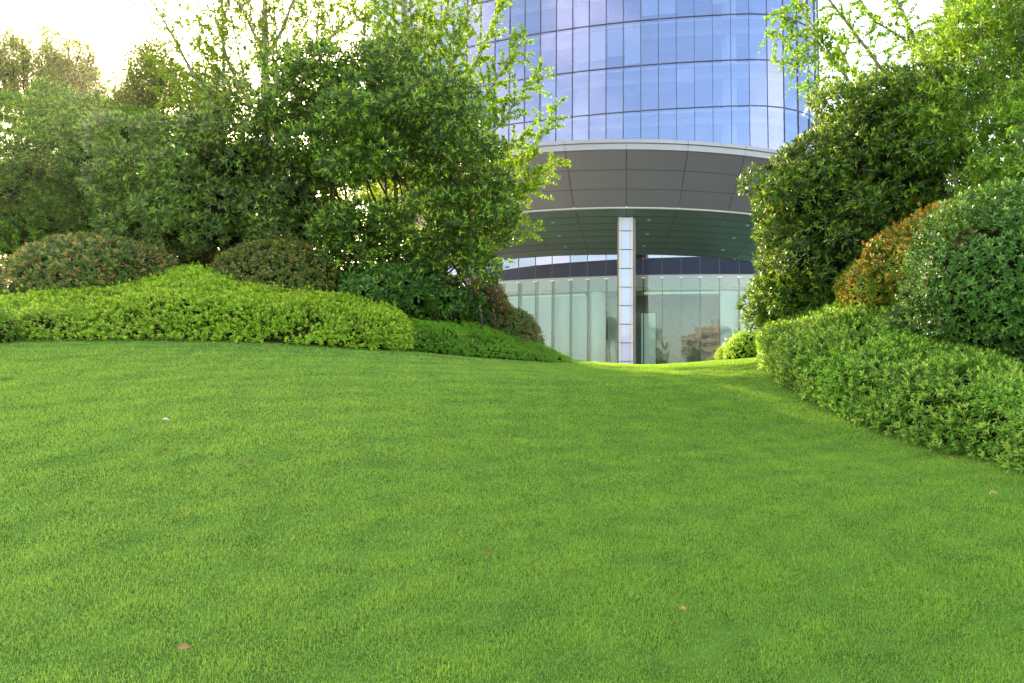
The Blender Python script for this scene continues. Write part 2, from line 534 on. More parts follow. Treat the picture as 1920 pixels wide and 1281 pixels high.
# ------------------------------------------------------------------ clipped hedges: a bank of cross-sections
def bank(name, label, cat, stations, dens, k, L, W, cols, wts, tipcols=None, tipshare=.3, layers=.09, m=None, rough=.05, group=None, up=.5, back_h=True, seed=1, spread=(.25, 1.1)):
    st_ = []
    for s in stations:
        a, b, c = P(*s[0]), P(*s[1]), P(*s[2])
        a = np.array([a[0], a[1], Gz(a[0], a[1])])
        f = nrm(np.array([a[0] - b[0], a[1] - b[1], 0]) + np.array([0, -.02, 0]))
        belly = a * .5 + b * .5 + f * .10
        e = c + (c - b) * np.array([.25, .25, 0]) ; e[2] = c[2] - .12
        g = np.array([e[0] + (c - b)[0] * .1, e[1] + (c - b)[1] * .1, Gz(e[0], e[1])])
        st_.append([a, belly, b, b * .5 + c * .5 + np.array([0, 0, .04]), c, e, g])
    S = np.array(st_)                       # stations x 7 x 3
    ns = len(S)
    def cat_(arr, t):                       # Catmull-Rom along axis 0
        n = len(arr); i = np.clip(np.floor(t).astype(int), 0, n - 2); u = (t - i)[:, None, None]
        p0, p1, p2, p3 = arr[np.clip(i - 1, 0, n - 1)], arr[i], arr[i + 1], arr[np.clip(i + 2, 0, n - 1)]
        return .5 * (2 * p1 + (p2 - p0) * u + (2 * p0 - 5 * p1 + 4 * p2 - p3) * u ** 2 + (3 * p1 - p0 - 3 * p2 + p3) * u ** 3)
    def surf(s, t):
        rows = cat_(S, s)                   # n x 7 x 3
        i = np.clip(np.floor(t).astype(int), 0, 5); u = (t - i)[:, None]
        r = np.arange(len(s))
        p0, p1, p2, p3 = rows[r, np.clip(i - 1, 0, 6)], rows[r, i], rows[r, i + 1], rows[r, np.clip(i + 2, 0, 6)]
        return .5 * (2 * p1 + (p2 - p0) * u + (2 * p0 - 5 * p1 + 4 * p2 - p3) * u ** 2 + (3 * p1 - p0 - 3 * p2 + p3) * u ** 3)
    r = np.random.default_rng(seed)
    # area-weighted sampling on a fine grid
    M, Q = (ns - 1) * 8, 48
    gs, gt = np.meshgrid(np.linspace(0, ns - 1 - 1e-6, M + 1), np.linspace(0, 6 - 1e-6, Q + 1), indexing='ij')
    Pg = surf(gs.ravel(), gt.ravel()).reshape(M + 1, Q + 1, 3)
    e1 = Pg[1:, :-1] - Pg[:-1, :-1]; e2 = Pg[:-1, 1:] - Pg[:-1, :-1]
    cr_ = np.cross(e1, e2); ar = np.linalg.norm(cr_, axis=-1)
    nrmg = cr_ / (ar[..., None] + 1e-9)
    mid = Pg[1:, 1:]
    flip = -1 if nrmg[:, Q // 2 - 4][:, 2].mean() < 0 else 1
    nrmg = nrmg * flip
    wt = ar.copy(); wt[:, int(Q * 4.4 / 6):] *= .3
    n = int(wt.sum() * dens)
    idx = r.choice(wt.size, n, p=(wt / wt.sum()).ravel())
    ii, jj = np.unravel_index(idx, wt.shape)
    uu, vv = r.random(n)[:, None], r.random(n)[:, None]
    p = Pg[ii, jj] + e1[ii, jj] * uu + e2[ii, jj] * vv
    nn = nrmg[ii, jj]
    dep = r.random(n) ** 1.6
    p = p - nn * (dep * layers)[:, None] + nn * (rough * snoise(p, 4.2, seed))[:, None] + nn * (rough * .5 * snoise(p, 11, seed + 1))[:, None]
    p = p + nn * ((r.random(n) < .035) * r.uniform(.03, .085, n))[:, None] + np.array([0, 0, 1.0]) * ((r.random(n) < .02) * r.uniform(.02, .08, n))[:, None]
    thin = (snoise(p, 7.5, seed + 3) > .62) & (r.random(n) < .7)
    g = G(p[:, 0], p[:, 1]); kk = (p[:, 2] > g + .015) & ~thin
    p, nn, dep = p[kk], nn[kk], dep[kk]
    b0 = P(*stations[len(stations) // 2][0])
    root = empty(name, (b0[0], b0[1], Gz(b0[0], b0[1])), label, cat, group)
    bs, d, ax, LL, WW, si, lj = sprigs(p, nn, k, L, W, up=up, spread=spread)
    col = palette(cols, wts, len(bs)) * np.exp(.22 * snoise(bs, 3.1, seed + 7) + .12 * snoise(bs, 9.0, seed + 8))[:, None]
    if tipcols is not None:
        tipb = (r.random(len(p)) < tipshare) & (dep < .5)
        ti = tipb[si] & (lj < max(2, k // 2 + 1))
        col[ti] = palette(tipcols, [1] * len(tipcols), ti.sum())
    leaf_mesh('foliage', bs, d, ax, LL, WW, col, m or m_lf_soft, root)
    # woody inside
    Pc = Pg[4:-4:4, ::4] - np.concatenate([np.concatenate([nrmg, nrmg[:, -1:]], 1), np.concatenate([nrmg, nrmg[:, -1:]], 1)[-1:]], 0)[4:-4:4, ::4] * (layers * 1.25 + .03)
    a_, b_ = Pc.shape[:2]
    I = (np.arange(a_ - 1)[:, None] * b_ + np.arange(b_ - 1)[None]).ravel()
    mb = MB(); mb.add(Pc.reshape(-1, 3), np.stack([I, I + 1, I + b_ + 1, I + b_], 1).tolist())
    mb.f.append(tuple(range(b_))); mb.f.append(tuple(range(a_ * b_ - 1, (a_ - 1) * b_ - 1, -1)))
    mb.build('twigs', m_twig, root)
    return root

def shrub(name, label, cat, lobes, dens, k, L, W, cols, wts, tipcols=None, tipshare=.3, m=None, clump=None, clump_r=.34, core=.8, seed=1, thick=.3, rough=.06,
          up=.35, stems=None, group=None, flat=False, bias=.5, base=None, spread=(.25, 1.15), tip_by_height=False, stemmat=None, droop=.18, zmin=-.35, corelobes=None):
    L0 = lobes
    if clump:
        lobes2 = sub_lobes(lobes, clump, clump_r, seed, zmin)
        allp = lobes2
    else: allp = lobes
    p, nn = lobe_points(allp, dens, inner=.8, seed=seed, depth_bias=bias, thick=thick, rough=rough)
    if not clump:
        r0 = np.random.default_rng(seed + 50)
        p = p + nn * ((r0.random(len(p)) < .04) * r0.uniform(.03, .10, len(p)))[:, None] + nn * (.035 * snoise(p, 2.6, seed))[:, None]
        kk = ~((snoise(p, 7.0, seed + 4) > .62) & (r0.random(len(p)) < .6)); p, nn = p[kk], nn[kk]
    if base is None:
        c = L0[0][0]; base = (c[0], c[1], Gz(c[0], c[1]))
    root = empty(name, base, label, cat, group)
    bs, d, ax, LL, WW, si, lj = sprigs(p, nn, k, L, W, up=up, spread=spread)
    col = palette(cols, wts, len(bs)) * np.exp(.28 * snoise(bs, 2.3, seed + 7) + .15 * snoise(bs, 8.0, seed + 8))[:, None]
    if tipcols is not None:
        r = np.random.default_rng(seed)
        pr = np.full(len(p), tipshare)
        if tip_by_height:
            z = (p[:, 2] - p[:, 2].min()) / (np.ptp(p[:, 2]) + 1e-6); pr = tipshare * (.35 + 1.1 * z)
        tb = r.random(len(p)) < pr
        ti = tb[si] & (lj < max(2, k // 2 + 1))
        col[ti] = palette(tipcols, [1] * len(tipcols), ti.sum())
    leaf_mesh('foliage', bs, d, ax, LL, WW, col, m or m_lf_gloss, root, flat=flat, droop=droop)
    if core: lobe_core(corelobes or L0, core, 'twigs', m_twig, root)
    if stems:
        mb = MB()
        for pts, r0, r1 in stems: mb.tube(pts, np.linspace(r0, r1, len(pts)), 6)
        mb.build('stems', stemmat or m_bark_d, root, smooth=True)
    return root

def wig(a, b, n, amp, seed):
    r = np.random.default_rng(seed)
    a = np.array(a, float); b = np.array(b, float)
    t = np.linspace(0, 1, n)[:, None]
    p = a + (b - a) * t
    o = np.cumsum(r.normal(0, amp, (n, 3)), 0); o -= o[-1] * t; o[0] = 0
    return p + o
def fan_stems(base, tops, n, r0, r1, seed, spread=.35):
    r = np.random.default_rng(seed); out = []
    for i in range(n):
        t = tops[i % len(tops)]
        b = np.array(base) + np.array([r.normal(0, spread), r.normal(0, spread * .6), 0]); b[2] = Gz(b[0], b[1]) - .05
        e = np.array(t[0]) + r.normal(0, .35, 3) * np.array(t[1])
        out.append((wig(b, e, 8, .04, seed * 100 + i), r0 * r.uniform(.6, 1.2), r1))
    return out

# ================================================================== LEFT SIDE PLANTING
YEL = [(.36, .52, .035), (.26, .43, .03), (.15, .30, .025)]
bank('golden_hedge', 'bright yellow-green clipped hedge along the left edge of the lawn', 'hedge',
     [((-420, 650, 9.2), (-420, 610, 9.4), (-420, 580, 10.6)),
      ((-240, 646, 9.4), (-240, 603, 9.6), (-240, 572, 10.8)),
      ((-60, 643, 9.6), (-60, 600, 9.8), (-60, 566, 10.9)),
      ((0, 643, 9.62), (0, 592, 9.85), (4, 560, 10.9)),
      ((60, 642, 9.65), (60, 585, 9.9), (70, 553, 11.0)),
      ((180, 641.5, 9.8), (180, 572, 10.15), (180, 540, 11.6)),
      ((350, 641.5, 10.0), (350, 562, 10.4), (350, 505, 12.4)),
      ((500, 647, 10.2), (500, 575, 10.6), (500, 536, 12.2)),
      ((640, 655, 10.5), (640, 590, 10.8), (640, 560, 12.0)),
      ((735, 661, 10.8), (735, 605, 11.0), (735, 582, 11.8)),
      ((775, 664, 11.0), (775, 635, 11.1), (775, 615, 11.6))],
     1050, 7, .050, .020, YEL, [5, 4, 2], tipcols=[(.48, .62, .05), (.52, .62, .08)], tipshare=.5, layers=.13, rough=.055, seed=3, m=m_lf_soft)
GRN = [(.15, .33, .02), (.20, .40, .025), (.10, .24, .015)]
bank('clipped_hedge', 'low mid-green clipped hedge between the yellow hedge and the sloping one', 'hedge',
     [((765, 663, 11.1), (768, 628, 11.2), (770, 603, 11.9)),
      ((805, 667, 11.25), (805, 628, 11.4), (808, 603, 12.4)),
      ((850, 670, 11.5), (848, 632, 11.7), (848, 606, 12.8)),
      ((880, 672, 11.8), (878, 648, 11.9), (875, 622, 12.6))],
     1500, 6, .036, .015, GRN, [4, 3, 2], layers=.08, rough=.03, seed=5, m=m_lf_soft)
bank('clipped_hedge', 'mid-green hedge sloping down to a point before the glass lobby', 'hedge',
     [((872, 672, 11.9), (872, 640, 12.1), (862, 603, 13.2)),
      ((930, 676, 12.3), (928, 644, 12.6), (925, 612, 14.0)),
      ((990, 679, 12.8), (988, 656, 13.0), (985, 634, 14.3)),
      ((1040, 681, 13.3), (1038, 671, 13.5), (1036, 658, 14.4)),
      ((1072, 683, 13.8), (1072, 680, 13.85), (1070, 676, 14.4))],
     1400, 6, .038, .016, [(.16, .34, .02), (.22, .42, .03), (.10, .24, .015)], [4, 3, 2], layers=.08, rough=.03, seed=6, m=m_lf_soft)

PHO = [(.08, .16, .035), (.15, .25, .035), (.05, .11, .03)]
PRED = [(.50, .20, .11), (.52, .30, .11), (.38, .32, .08), (.34, .36, .07)]
shrub('photinia_dome', 'rounded clipped photinia full of red shoots behind the yellow hedge', 'shrub',
      [px_lobe(186, 552, 12.2, 150, 104, 1.15)], 470, 7, .085, .028, PHO, [4, 4, 2], PRED, .42, core=.90, thick=.10, rough=.045, seed=11)
shrub('photinia_dome', 'wide olive photinia dome with a few pink shoots, behind the middle of the yellow hedge', 'shrub',
      [px_lobe(535, 548, 13.0, 138, 96, 1.2)], 520, 7, .06, .021, [(.11, .19, .03), (.18, .26, .03), (.07, .12, .02)], [4, 4, 2],
      [(.45, .22, .09), (.36, .28, .06)], .36, core=.93, thick=.10, rough=.045, seed=12)
shrub('photinia_dome', 'small dark photinia dome with rusty tips above the sloping hedge', 'shrub',
      [px_lobe(962, 640, 14.2, 54, 60, .75)], 600, 7, .055, .02, PHO, [4, 4, 2], [(.30, .13, .04), (.22, .14, .03), (.32, .09, .05)], .40, core=.9, thick=.12, rough=.05, seed=13)
shrub('photinia_shrub', 'loose green shrub with orange-red top leaves at the right end of the left planting', 'shrub',
      [px_lobe(905, 585, 14.0, 40, 60, .6), px_lobe(936, 600, 14.4, 22, 52, .4)], 420, 7, .075, .028, [(.04, .10, .02), (.06, .14, .025)], [1, 1],
      [(.45, .10, .035), (.50, .17, .06)], .38, core=.75, thick=.35, rough=.08, seed=14, tip_by_height=True)
OSM = [(.06, .15, .025), (.09, .20, .03), (.04, .10, .02), (.19, .34, .04)]
shrub('osmanthus_shrub', 'low dark osmanthus shrub between the olive dome and the sloping hedge', 'shrub',
      [px_lobe(745, 565, 12.9, 72, 50, .9), px_lobe(830, 580, 13.2, 45, 45, .7)], 170, 8, .11, .038, OSM, [4, 4, 2, 2], core=.8, clump=16, clump_r=.4, thick=.3, seed=15)
shrub('evergreen_shrub', 'small dark evergreen shrub at the far left end of the yellow hedge', 'shrub',
      [px_lobe(8, 624, 9.55, 24, 24, .22), px_lobe(-30, 615, 9.5, 34, 34, .3)], 520, 6, .05, .02, [(.16, .30, .03), (.26, .43, .03), (.10, .19, .02)], [3, 3, 2], core=.8, seed=16)

# big osmanthus bushes
base = P(400, 560, 14.2)
lb = [px_lobe(330, 360, 14.6, 110, 120, 1.4), px_lobe(440, 330, 14.4, 130, 125, 1.5), px_lobe(400, 420, 14.0, 140, 90, 1.4), px_lobe(560, 400, 14.0, 80, 110, 1.2), px_lobe(300, 440, 14.4, 80, 70, 1.2), px_lobe(400, 500, 14.6, 150, 45, 1.0)]
shrub('osmanthus_bush', 'broad dull-green osmanthus bush behind the two photinia domes', 'bush', lb, 85, 7, .125, .036,
      [(.10, .165, .03), (.14, .22, .035), (.055, .095, .022)], [4, 3, 4], [(.27, .42, .06), (.21, .36, .05)], .45, clump=24, clump_r=.30, core=.5, seed=21, thick=.3, rough=.1, zmin=-.8,
      stems=fan_stems((base[0], base[1], 0), lb, 16, .045, .012, 31, .6), base=(base[0], base[1], Gz(base[0], base[1])))
base = P(745, 590, 13.4)
lb = [px_lobe(610, 180, 13.6, 95, 75, 1.1), px_lobe(700, 165, 13.4, 100, 80, 1.2), px_lobe(575, 270, 13.6, 85, 90, 1.1), px_lobe(770, 250, 13.3, 115, 105, 1.3), px_lobe(850, 300, 13.2, 85, 80, 1.0),
      px_lobe(690, 290, 13.0, 110, 90, 1.1), px_lobe(890, 400, 13.3, 75, 72, .9), px_lobe(800, 430, 13.0, 90, 65, 1.0), px_lobe(662, 432, 12.9, 62, 50, .8), px_lobe(700, 480, 12.9, 80, 45, .8), px_lobe(850, 490, 13.2, 80, 50, .8)]
shrub('osmanthus_bush', 'tallest dense green osmanthus bush with many thin stems, left of the glass tower', 'bush', lb, 122, 7, .118, .034,
      [(.070, .145, .02), (.115, .21, .024), (.040, .085, .016)], [4, 3, 4], [(.34, .50, .04), (.26, .42, .035)], .5, clump=13, clump_r=.31, core=None, seed=22, thick=.38, rough=.1, zmin=-.7, bias=.7,
      stems=fan_stems((base[0], base[1], 0), lb, 46, .035, .010, 32, .75), base=(base[0], base[1], Gz(base[0], base[1])))

base = P(90, 560, 16)
lb = [px_lobe(60, 440, 15.5, 140, 100, 1.6), px_lobe(180, 330, 16.2, 105, 105, 1.6), px_lobe(50, 355, 16.4, 110, 90, 1.6), px_lobe(-120, 400, 16, 130, 140, 1.7), px_lobe(210, 430, 15.8, 70, 90, 1.2), px_lobe(120, 240, 17, 90, 60, 1.2), px_lobe(250, 270, 17, 50, 60, 1.0)]
shrub('camphor_tree', 'feathery layered tree at the far left under the sun glare', 'tree', lb, 90, 7, .10, .028,
      [(.085, .20, .025), (.125, .27, .03), (.05, .12, .02)], [4, 4, 3], [(.27, .45, .04), (.22, .39, .04)], .4, clump=26, clump_r=.3, core=.5, seed=23, thick=.45, rough=.12, zmin=-.6, m=m_lf_thin, flat=True, up=.0,
      stems=fan_stems((base[0], base[1], 0), lb, 9, .06, .015, 33, .3), base=(base[0], base[1], Gz(base[0], base[1])), stemmat=m_bark_d)

# ------------------------------------------------------------------ open trees built on limbs
def limb_tree(name, label, limbs, trunk, nb, blen, lsize, cols, wts, seed, m=None, bark=None, per=16, cluster=4, drop=.15, cat='tree', upb=.3, base=None, leafw=.95, scat=.45):
    """limbs: list of (polyline, r0, r1, leafy_from). trunk: (polyline, r0, r1)"""
    r = np.random.default_rng(seed)
    root = empty(name, base if base is not None else trunk[0][0], label, cat)
    mb = MB(); mb.tube(trunk[0], np.linspace(trunk[1], trunk[2], len(trunk[0])), 10)
    mb.build('trunk', bark or m_bark, root, smooth=True)
    mb = MB(); bp, bd = [], []
    for pts, r0, r1, lf in limbs:
        pts = np.array(pts)
        mb.tube(pts, np.linspace(r0, r1, len(pts)), 6)
        seg = np.linalg.norm(np.diff(pts, axis=0), axis=1); cum = np.concatenate([[0], np.cumsum(seg)]); tot = cum[-1]
        n = int(nb * tot)
        for i in range(n):
            t = tot * (lf + (1 - lf) * (i + r.random()) / n)
            q = np.array([np.interp(t, cum, pts[:, c]) for c in range(3)])
            dl = np.array([np.interp(min(t + .1, tot), cum, pts[:, c]) for c in range(3)]) - np.array([np.interp(max(t - .1, 0), cum, pts[:, c]) for c in range(3)])
            dl /= np.linalg.norm(dl) + 1e-9
            e = r.normal(size=3); e -= dl * (e @ dl); e /= np.linalg.norm(e)
            dd = dl * r.uniform(.1, .8) + e * r.uniform(.5, 1) + np.array([0, 0, upb]); dd /= np.linalg.norm(dd)
            ln = blen * r.uniform(.35, 1.1) * (1.15 - .55 * t / tot)
            m_ = 6
            tt = np.linspace(0, 1, m_)[:, None]
            br = q + dd * ln * tt + np.array([0, 0, -drop]) * ln * tt ** 2 + np.cumsum(r.normal(0, .012, (m_, 3)), 0)
            mb.tube(br, np.linspace(.006, .002, m_), 3)
            k = max(3, int(per * ln))
            u = r.random(k) ** .8
            bp.append(np.stack([np.interp(u, tt[:, 0], br[:, c]) for c in range(3)], 1)); bd.append(np.repeat(dd[None], k, 0))
    mb.build('branches', bark or m_bark, root, smooth=True)
    p = np.vstack(bp); dd = np.vstack(bd)
    n = len(p)
    pr = np.repeat(p, cluster, 0) + r.normal(0, lsize * scat, (n * cluster, 3))
    d = nrm(r.normal(size=(n * cluster, 3)) + np.array([0, 0, -.15]))
    up = nrm(r.normal(size=(n * cluster, 3)) * .8 + np.array([0, 0, .8]))
    L = lsize * r.uniform(.6, 1.25, n * cluster)
    col = palette(cols, wts, n * cluster, .2)
    leaf_mesh('foliage', pr, d, up, L, L * leafw, col, m or m_lf_thin, root, flat=True, droop=.1)
    return root

def pl(*pts): return np.array([P(*p) for p in pts])
GIN = [(.17, .30, .022), (.24, .38, .025), (.12, .23, .02), (.32, .44, .03)]
D = 18.0
b = P(500, 560, D); b[2] = Gz(b[0], b[1])
lim = [(pl((492, 95, D), (470, 50, D), (448, 0, D + .3), (430, -60, D + .5)), .05, .02, .1),
       (pl((503, 100, D), (530, 55, D - .3), (550, 0, D - .5), (560, -70, D - .6)), .05, .02, .1),
       (pl((497, 60, D), (496, 0, D), (492, -120, D)), .085, .03, .3),
       (pl((500, 200, D), (540, 150, D - .4), (600, 95, D - .7), (650, 35, D - .8), (690, -40, D - 1)), .035, .012, .15),
       (pl((470, 205, D), (430, 120, D + .3), (405, 40, D + .4), (390, -60, D + .5)), .045, .015, .1),
       (pl((470, 210, D), (452, 120, D + .2), (430, 20, D + .2), (425, -60, D + .3)), .03, .012, .1),
       (pl((408, 205, D), (365, 145, D + .4), (325, 70, D + .6), (285, 0, D + .8), (250, -70, D + 1)), .05, .018, .12),
       (pl((416, 250, D), (420, 160, D + .5), (418, 60, D + .6), (415, -60, D + .7)), .06, .02, .1),
       (pl((480, 180, D), (520, 110, D - .2), (515, 20, D - .2), (505, -50, D)), .03, .012, .1),
       (pl((560, 190, D - .4), (590, 110, D - .6), (598, 20, D - .6), (600, -60, D - .6)), .03, .012, .1),
       (pl((540, 260, D - .4), (530, 130, D), (575, 40, D), (610, -40, D)), .03, .012, .1),
       (pl((470, 230, D + .5), (380, 190, D + .8), (330, 150, D + 1.0), (290, 120, D + 1.1)), .02, .006, .1),
       (pl((460, 200, D + .5), (400, 130, D + .9), (360, 70, D + 1.0), (335, 10, D + 1.1), (320, -50, D + 1.1)), .025, .01, .1),
       (pl((480, 240, D + .3), (440, 200, D + .5), (350, 200, D + .8), (300, 190, D + 1)), .018, .006, .1),
       (pl((500, 150, D), (480, 90, D - .3), (470, 20, D - .4), (460, -60, D - .4)), .025, .01, .1),
       (pl((560, 150, D), (620, 90, D), (650, 60, D), (680, 0, D)), .02, .008, .1)]
limb_tree('ginkgo_tree', 'pale-trunked ginkgo with airy spreading limbs rising behind the osmanthus bushes', lim,
          (np.vstack([[b], pl((503, 400, D), (500, 250, D), (497, 150, D), (497, 60, D))]), .13, .085), 10, 1.5, .048, GIN, [3, 3, 3, 1], 51, per=36, cluster=3, upb=.5)
b = P(700, 560, 17.0); b[2] = Gz(b[0], b[1]); D = 16.5
lim = []
r_ = np.random.default_rng(5)
for (x1, y1, x0, y0) in ((1040, 205, 880, 470), (1015, 125, 840, 400), (985, 70, 820, 330), (950, -10, 800, 300), (905, -50, 790, 260), (860, -60, 780, 240), (820, -60, 770, 220), (770, -60, 755, 200),
                         (730, -40, 745, 200), (690, -40, 740, 200), (1045, 300, 900, 450), (1000, 330, 890, 480), (960, 300, 850, 400), (930, 190, 830, 330), (985, 250, 860, 380), (1000, 420, 890, 500), (665, 20, 730, 190), (885, 60, 800, 240)):
    dz = r_.uniform(-1.2, .8)
    mx, my = (x0 + x1) / 2 + r_.uniform(-10, 10), (y0 + y1) / 2 - r_.uniform(-5, 15)
    lim.append((np.vstack([pl((x0, y0, D)), pl((mx, my, D + dz * .6)), pl((x1, y1, D + dz))]), .03, .006, .1))
limb_tree('ginkgo_tree', 'yellow-green ginkgo whose long shoots reach across the glass tower', lim,
          (np.vstack([[P(835, 560, D)], pl((810, 400, D), (780, 220, D), (760, 60, D), (750, -120, D))]), .12, .05), 17, .85, .045, [(.17, .31, .022), (.24, .39, .025), (.12, .24, .02), (.36, .48, .035)], [3, 3, 3, 1], 52, per=46, cluster=4)

lb = [px_lobe(765, 400, 21.5, 75, 90, 1.4), px_lobe(700, 330, 22, 80, 100, 1.5), px_lobe(650, 440, 21.5, 80, 80, 1.5)]
shrub('evergreen_tree', 'yellow-green tree glimpsed through the gaps behind the tallest osmanthus', 'tree', lb, 42, 7, .15, .05,
      [(.22, .34, .03), (.30, .40, .03), (.13, .24, .02)], [1, 1, 1], clump=11, clump_r=.25, core=None, seed=24, thick=.6, m=m_lf_thin, flat=True,
      stems=fan_stems((-8.2, 21.7, 0), lb, 6, .08, .02, 35, .2), base=(-8.2, 21.7, Gz(-8.2, 21.7)))
# two more airy trees of the same belt, between the ginkgo limbs
# far trees against the glare
for i, (cx0, top, D, hw, lab) in enumerate(((50, 48, 23, 66, 'thin backlit tree at the far left edge of the sky'), (128, 30, 24, 58, 'thin backlit tree directly under the sun'),
                                             (215, 98, 23.5, 52, 'thin backlit tree just right of the sun'), (290, 62, 22.5, 56, 'low thin backlit tree left of the leaning ginkgo limb'), (-60, 90, 23, 60, 'thin backlit tree half outside the left edge'), (385, 110, 23.5, 55, 'thin backlit tree behind the leaning ginkgo limb'))):
    b = P(cx0 + 10, 520, D); b[2] = Gz(b[0], b[1])
    r_ = np.random.default_rng(60 + i)
    lim = []
    for k in range(24):
        x1 = cx0 + r_.uniform(-hw, hw); y1 = top + abs(x1 - cx0) * .35 + r_.uniform(0, 125)
        x0 = cx0 + (x1 - cx0) * .35; y0 = y1 + r_.uniform(80, 150)
        lim.append((pl((x0, y0, D), ((x0 + x1) / 2 + r_.uniform(-8, 8), (y0 + y1) / 2, D + r_.uniform(-.5, .5)), (x1, y1, D + r_.uniform(-1, 1))), .03, .008, .15))
    limb_tree('backlit_tree', lab, lim, (np.vstack([[b], pl((cx0 + 6, 380, D), (cx0, 250, D), (cx0, top + 60, D))]), .10, .03), 10, 1.1, .075,
              [(.17, .25, .045), (.23, .30, .05), (.12, .18, .04), (.28, .25, .07)], [3, 3, 2, 1], 70 + i, per=20, cluster=3, leafw=.6, bark=m_bark_d, scat=1.1, upb=.5)

# ================================================================== RIGHT SIDE PLANTING
AZ = [(.12, .27, .03), (.17, .35, .035), (.07, .17, .022), (.24, .42, .045)]
bank('azalea_hedge', 'large billowing green hedge curving along the right edge of the lawn', 'hedge',
     [((2560, 1210, 3.3), (2580, 1000, 3.6), (2650, 820, 5.2)),
      ((2330, 1085, 3.8), (2345, 890, 4.1), (2390, 760, 5.9)),
      ((2120, 985, 4.4), (2130, 800, 4.75), (2160, 715, 6.6)),
      ((1920, 890, 5.3), (1925, 735, 5.65), (1965, 690, 7.2)),
      ((1800, 862, 6.0), (1805, 718, 6.35), (1860, 668, 7.6)),
      ((1700, 828, 6.7), (1702, 695, 7.1), (1765, 645, 8.1)),
      ((1600, 795, 7.5), (1600, 670, 7.9), (1680, 592, 9.2)),
      ((1510, 752, 8.5), (1506, 645, 8.9), (1600, 572, 10.2)),
      ((1452, 712, 9.8), (1445, 630, 10.1), (1530, 580, 11.2)),
      ((1428, 680, 11.6), (1424, 628, 11.8), (1480, 600, 12.4)),
      ((1436, 668, 12.9), (1432, 640, 13.0), (1465, 620, 13.3))],
     720, 8, .062, .021, AZ, [4, 4, 2, 2], tipcols=[(.30, .46, .07), (.36, .50, .08)], tipshare=.4, layers=.15, rough=.06, seed=41, m=m_lf_soft)
shrub('golden_shrub', 'small sunlit yellow shrub at the corner of the lawn before the lobby', 'shrub',
      [px_lobe(1400, 662, 14.2, 42, 40, .55), px_lobe(1368, 672, 14.8, 28, 24, .4)], 650, 6, .05, .02, [(.28, .42, .03), (.20, .34, .03)], [1, 1], core=.85, thick=.15, seed=42, m=m_lf_soft)
lb = [px_lobe(1595, 330, 11.6, 122, 85, 1.1), px_lobe(1512, 375, 11.6, 88, 85, 1.0), px_lobe(1650, 240, 11.8, 110, 80, 1.1), px_lobe(1500, 480, 11.7, 80, 85, .9), px_lobe(1462, 570, 11.8, 58, 62, .7), px_lobe(1590, 460, 11.3, 110, 110, 1.0), px_lobe(1700, 350, 11.4, 100, 100, 1.0), px_lobe(1560, 545, 11.5, 70, 60, .7)]
base = P(1580, 620, 11.6)
shrub('osmanthus_bush', 'tall dark glossy osmanthus bush right of the glass lobby', 'bush', lb, 135, 7, .105, .031,
      [(.065, .14, .02), (.10, .19, .022), (.038, .085, .014)], [4, 3, 4], [(.26, .36, .03), (.20, .30, .025)], .42, clump=26, clump_r=.29, core=.66, seed=43, thick=.35, rough=.08, zmin=-.9, bias=.8,
      stems=fan_stems((base[0], base[1], 0), lb, 12, .05, .015, 44, .3), base=(base[0], base[1], Gz(base[0], base[1])))
shrub('photinia_dome', 'photinia mound with orange new leaves wedged between two green bushes on the right', 'shrub',
      [px_lobe(1645, 545, 9.9, 72, 66, .6), px_lobe(1705, 510, 9.6, 88, 84, .7), px_lobe(1775, 455, 9.3, 84, 66, .6)], 520, 7, .065, .023, [(.17, .27, .02), (.24, .34, .022), (.10, .16, .018)], [4, 3, 1],
      [(.56, .25, .04), (.48, .36, .04), (.56, .20, .05)], .48, core=.84, thick=.2, rough=.11, seed=45, tip_by_height=True, base=(3.6, 9.6, Gz(3.6, 9.6)))
shrub('pittosporum_dome', 'big rounded dark green pittosporum at the right edge', 'shrub',
      [px_lobe(1888, 528, 8.0, 178, 165, .95), px_lobe(1745, 615, 8.7, 75, 50, .6), px_lobe(1980, 560, 7.8, 140, 170, .9)], 560, 8, .062, .025, [(.06, .15, .026), (.09, .20, .03), (.038, .10, .02)], [4, 4, 2],
      [(.20, .37, .07), (.15, .31, .06)], .30, core=.80, thick=.24, rough=.12, seed=46, spread=(.3, 1.25), base=(4.2, 8.1, Gz(4.2, 8.1)), corelobes=[px_lobe(1888, 528, 8.0, 172, 160, .92)])
# light-leaved privet tree
lb = [px_lobe(1850, 120, 10.6, 105, 110, 1.1), px_lobe(1905, 260, 10.0, 110, 100, 1.0), px_lobe(1790, 235, 10.6, 75, 80, .9), px_lobe(1960, 60, 10.4, 130, 120, 1.2), px_lobe(1860, 10, 10.8, 90, 80, 1.0), px_lobe(1880, 340, 9.8, 70, 40, .6), px_lobe(1960, -70, 10.6, 120, 90, 1.1)]
base = P(1880, 600, 10.2)
shrub('privet_tree', 'tall sunlit light-green tree in the upper right corner', 'tree', lb, 85, 7, .10, .030,
      [(.19, .34, .035), (.27, .43, .04), (.12, .24, .03), (.38, .50, .06)], [4, 3, 3, 1], clump=26, clump_r=.30, core=None, seed=47, thick=.6, rough=.12, zmin=-.9, m=m_lf_soft, bias=.8,
      stems=fan_stems((base[0], base[1], 0), lb, 26, .05, .010, 48, .3), base=(base[0], base[1], Gz(base[0], base[1])), stemmat=m_bark)
D = 14.0
b = P(1760, 560, D); b[2] = Gz(b[0], b[1])
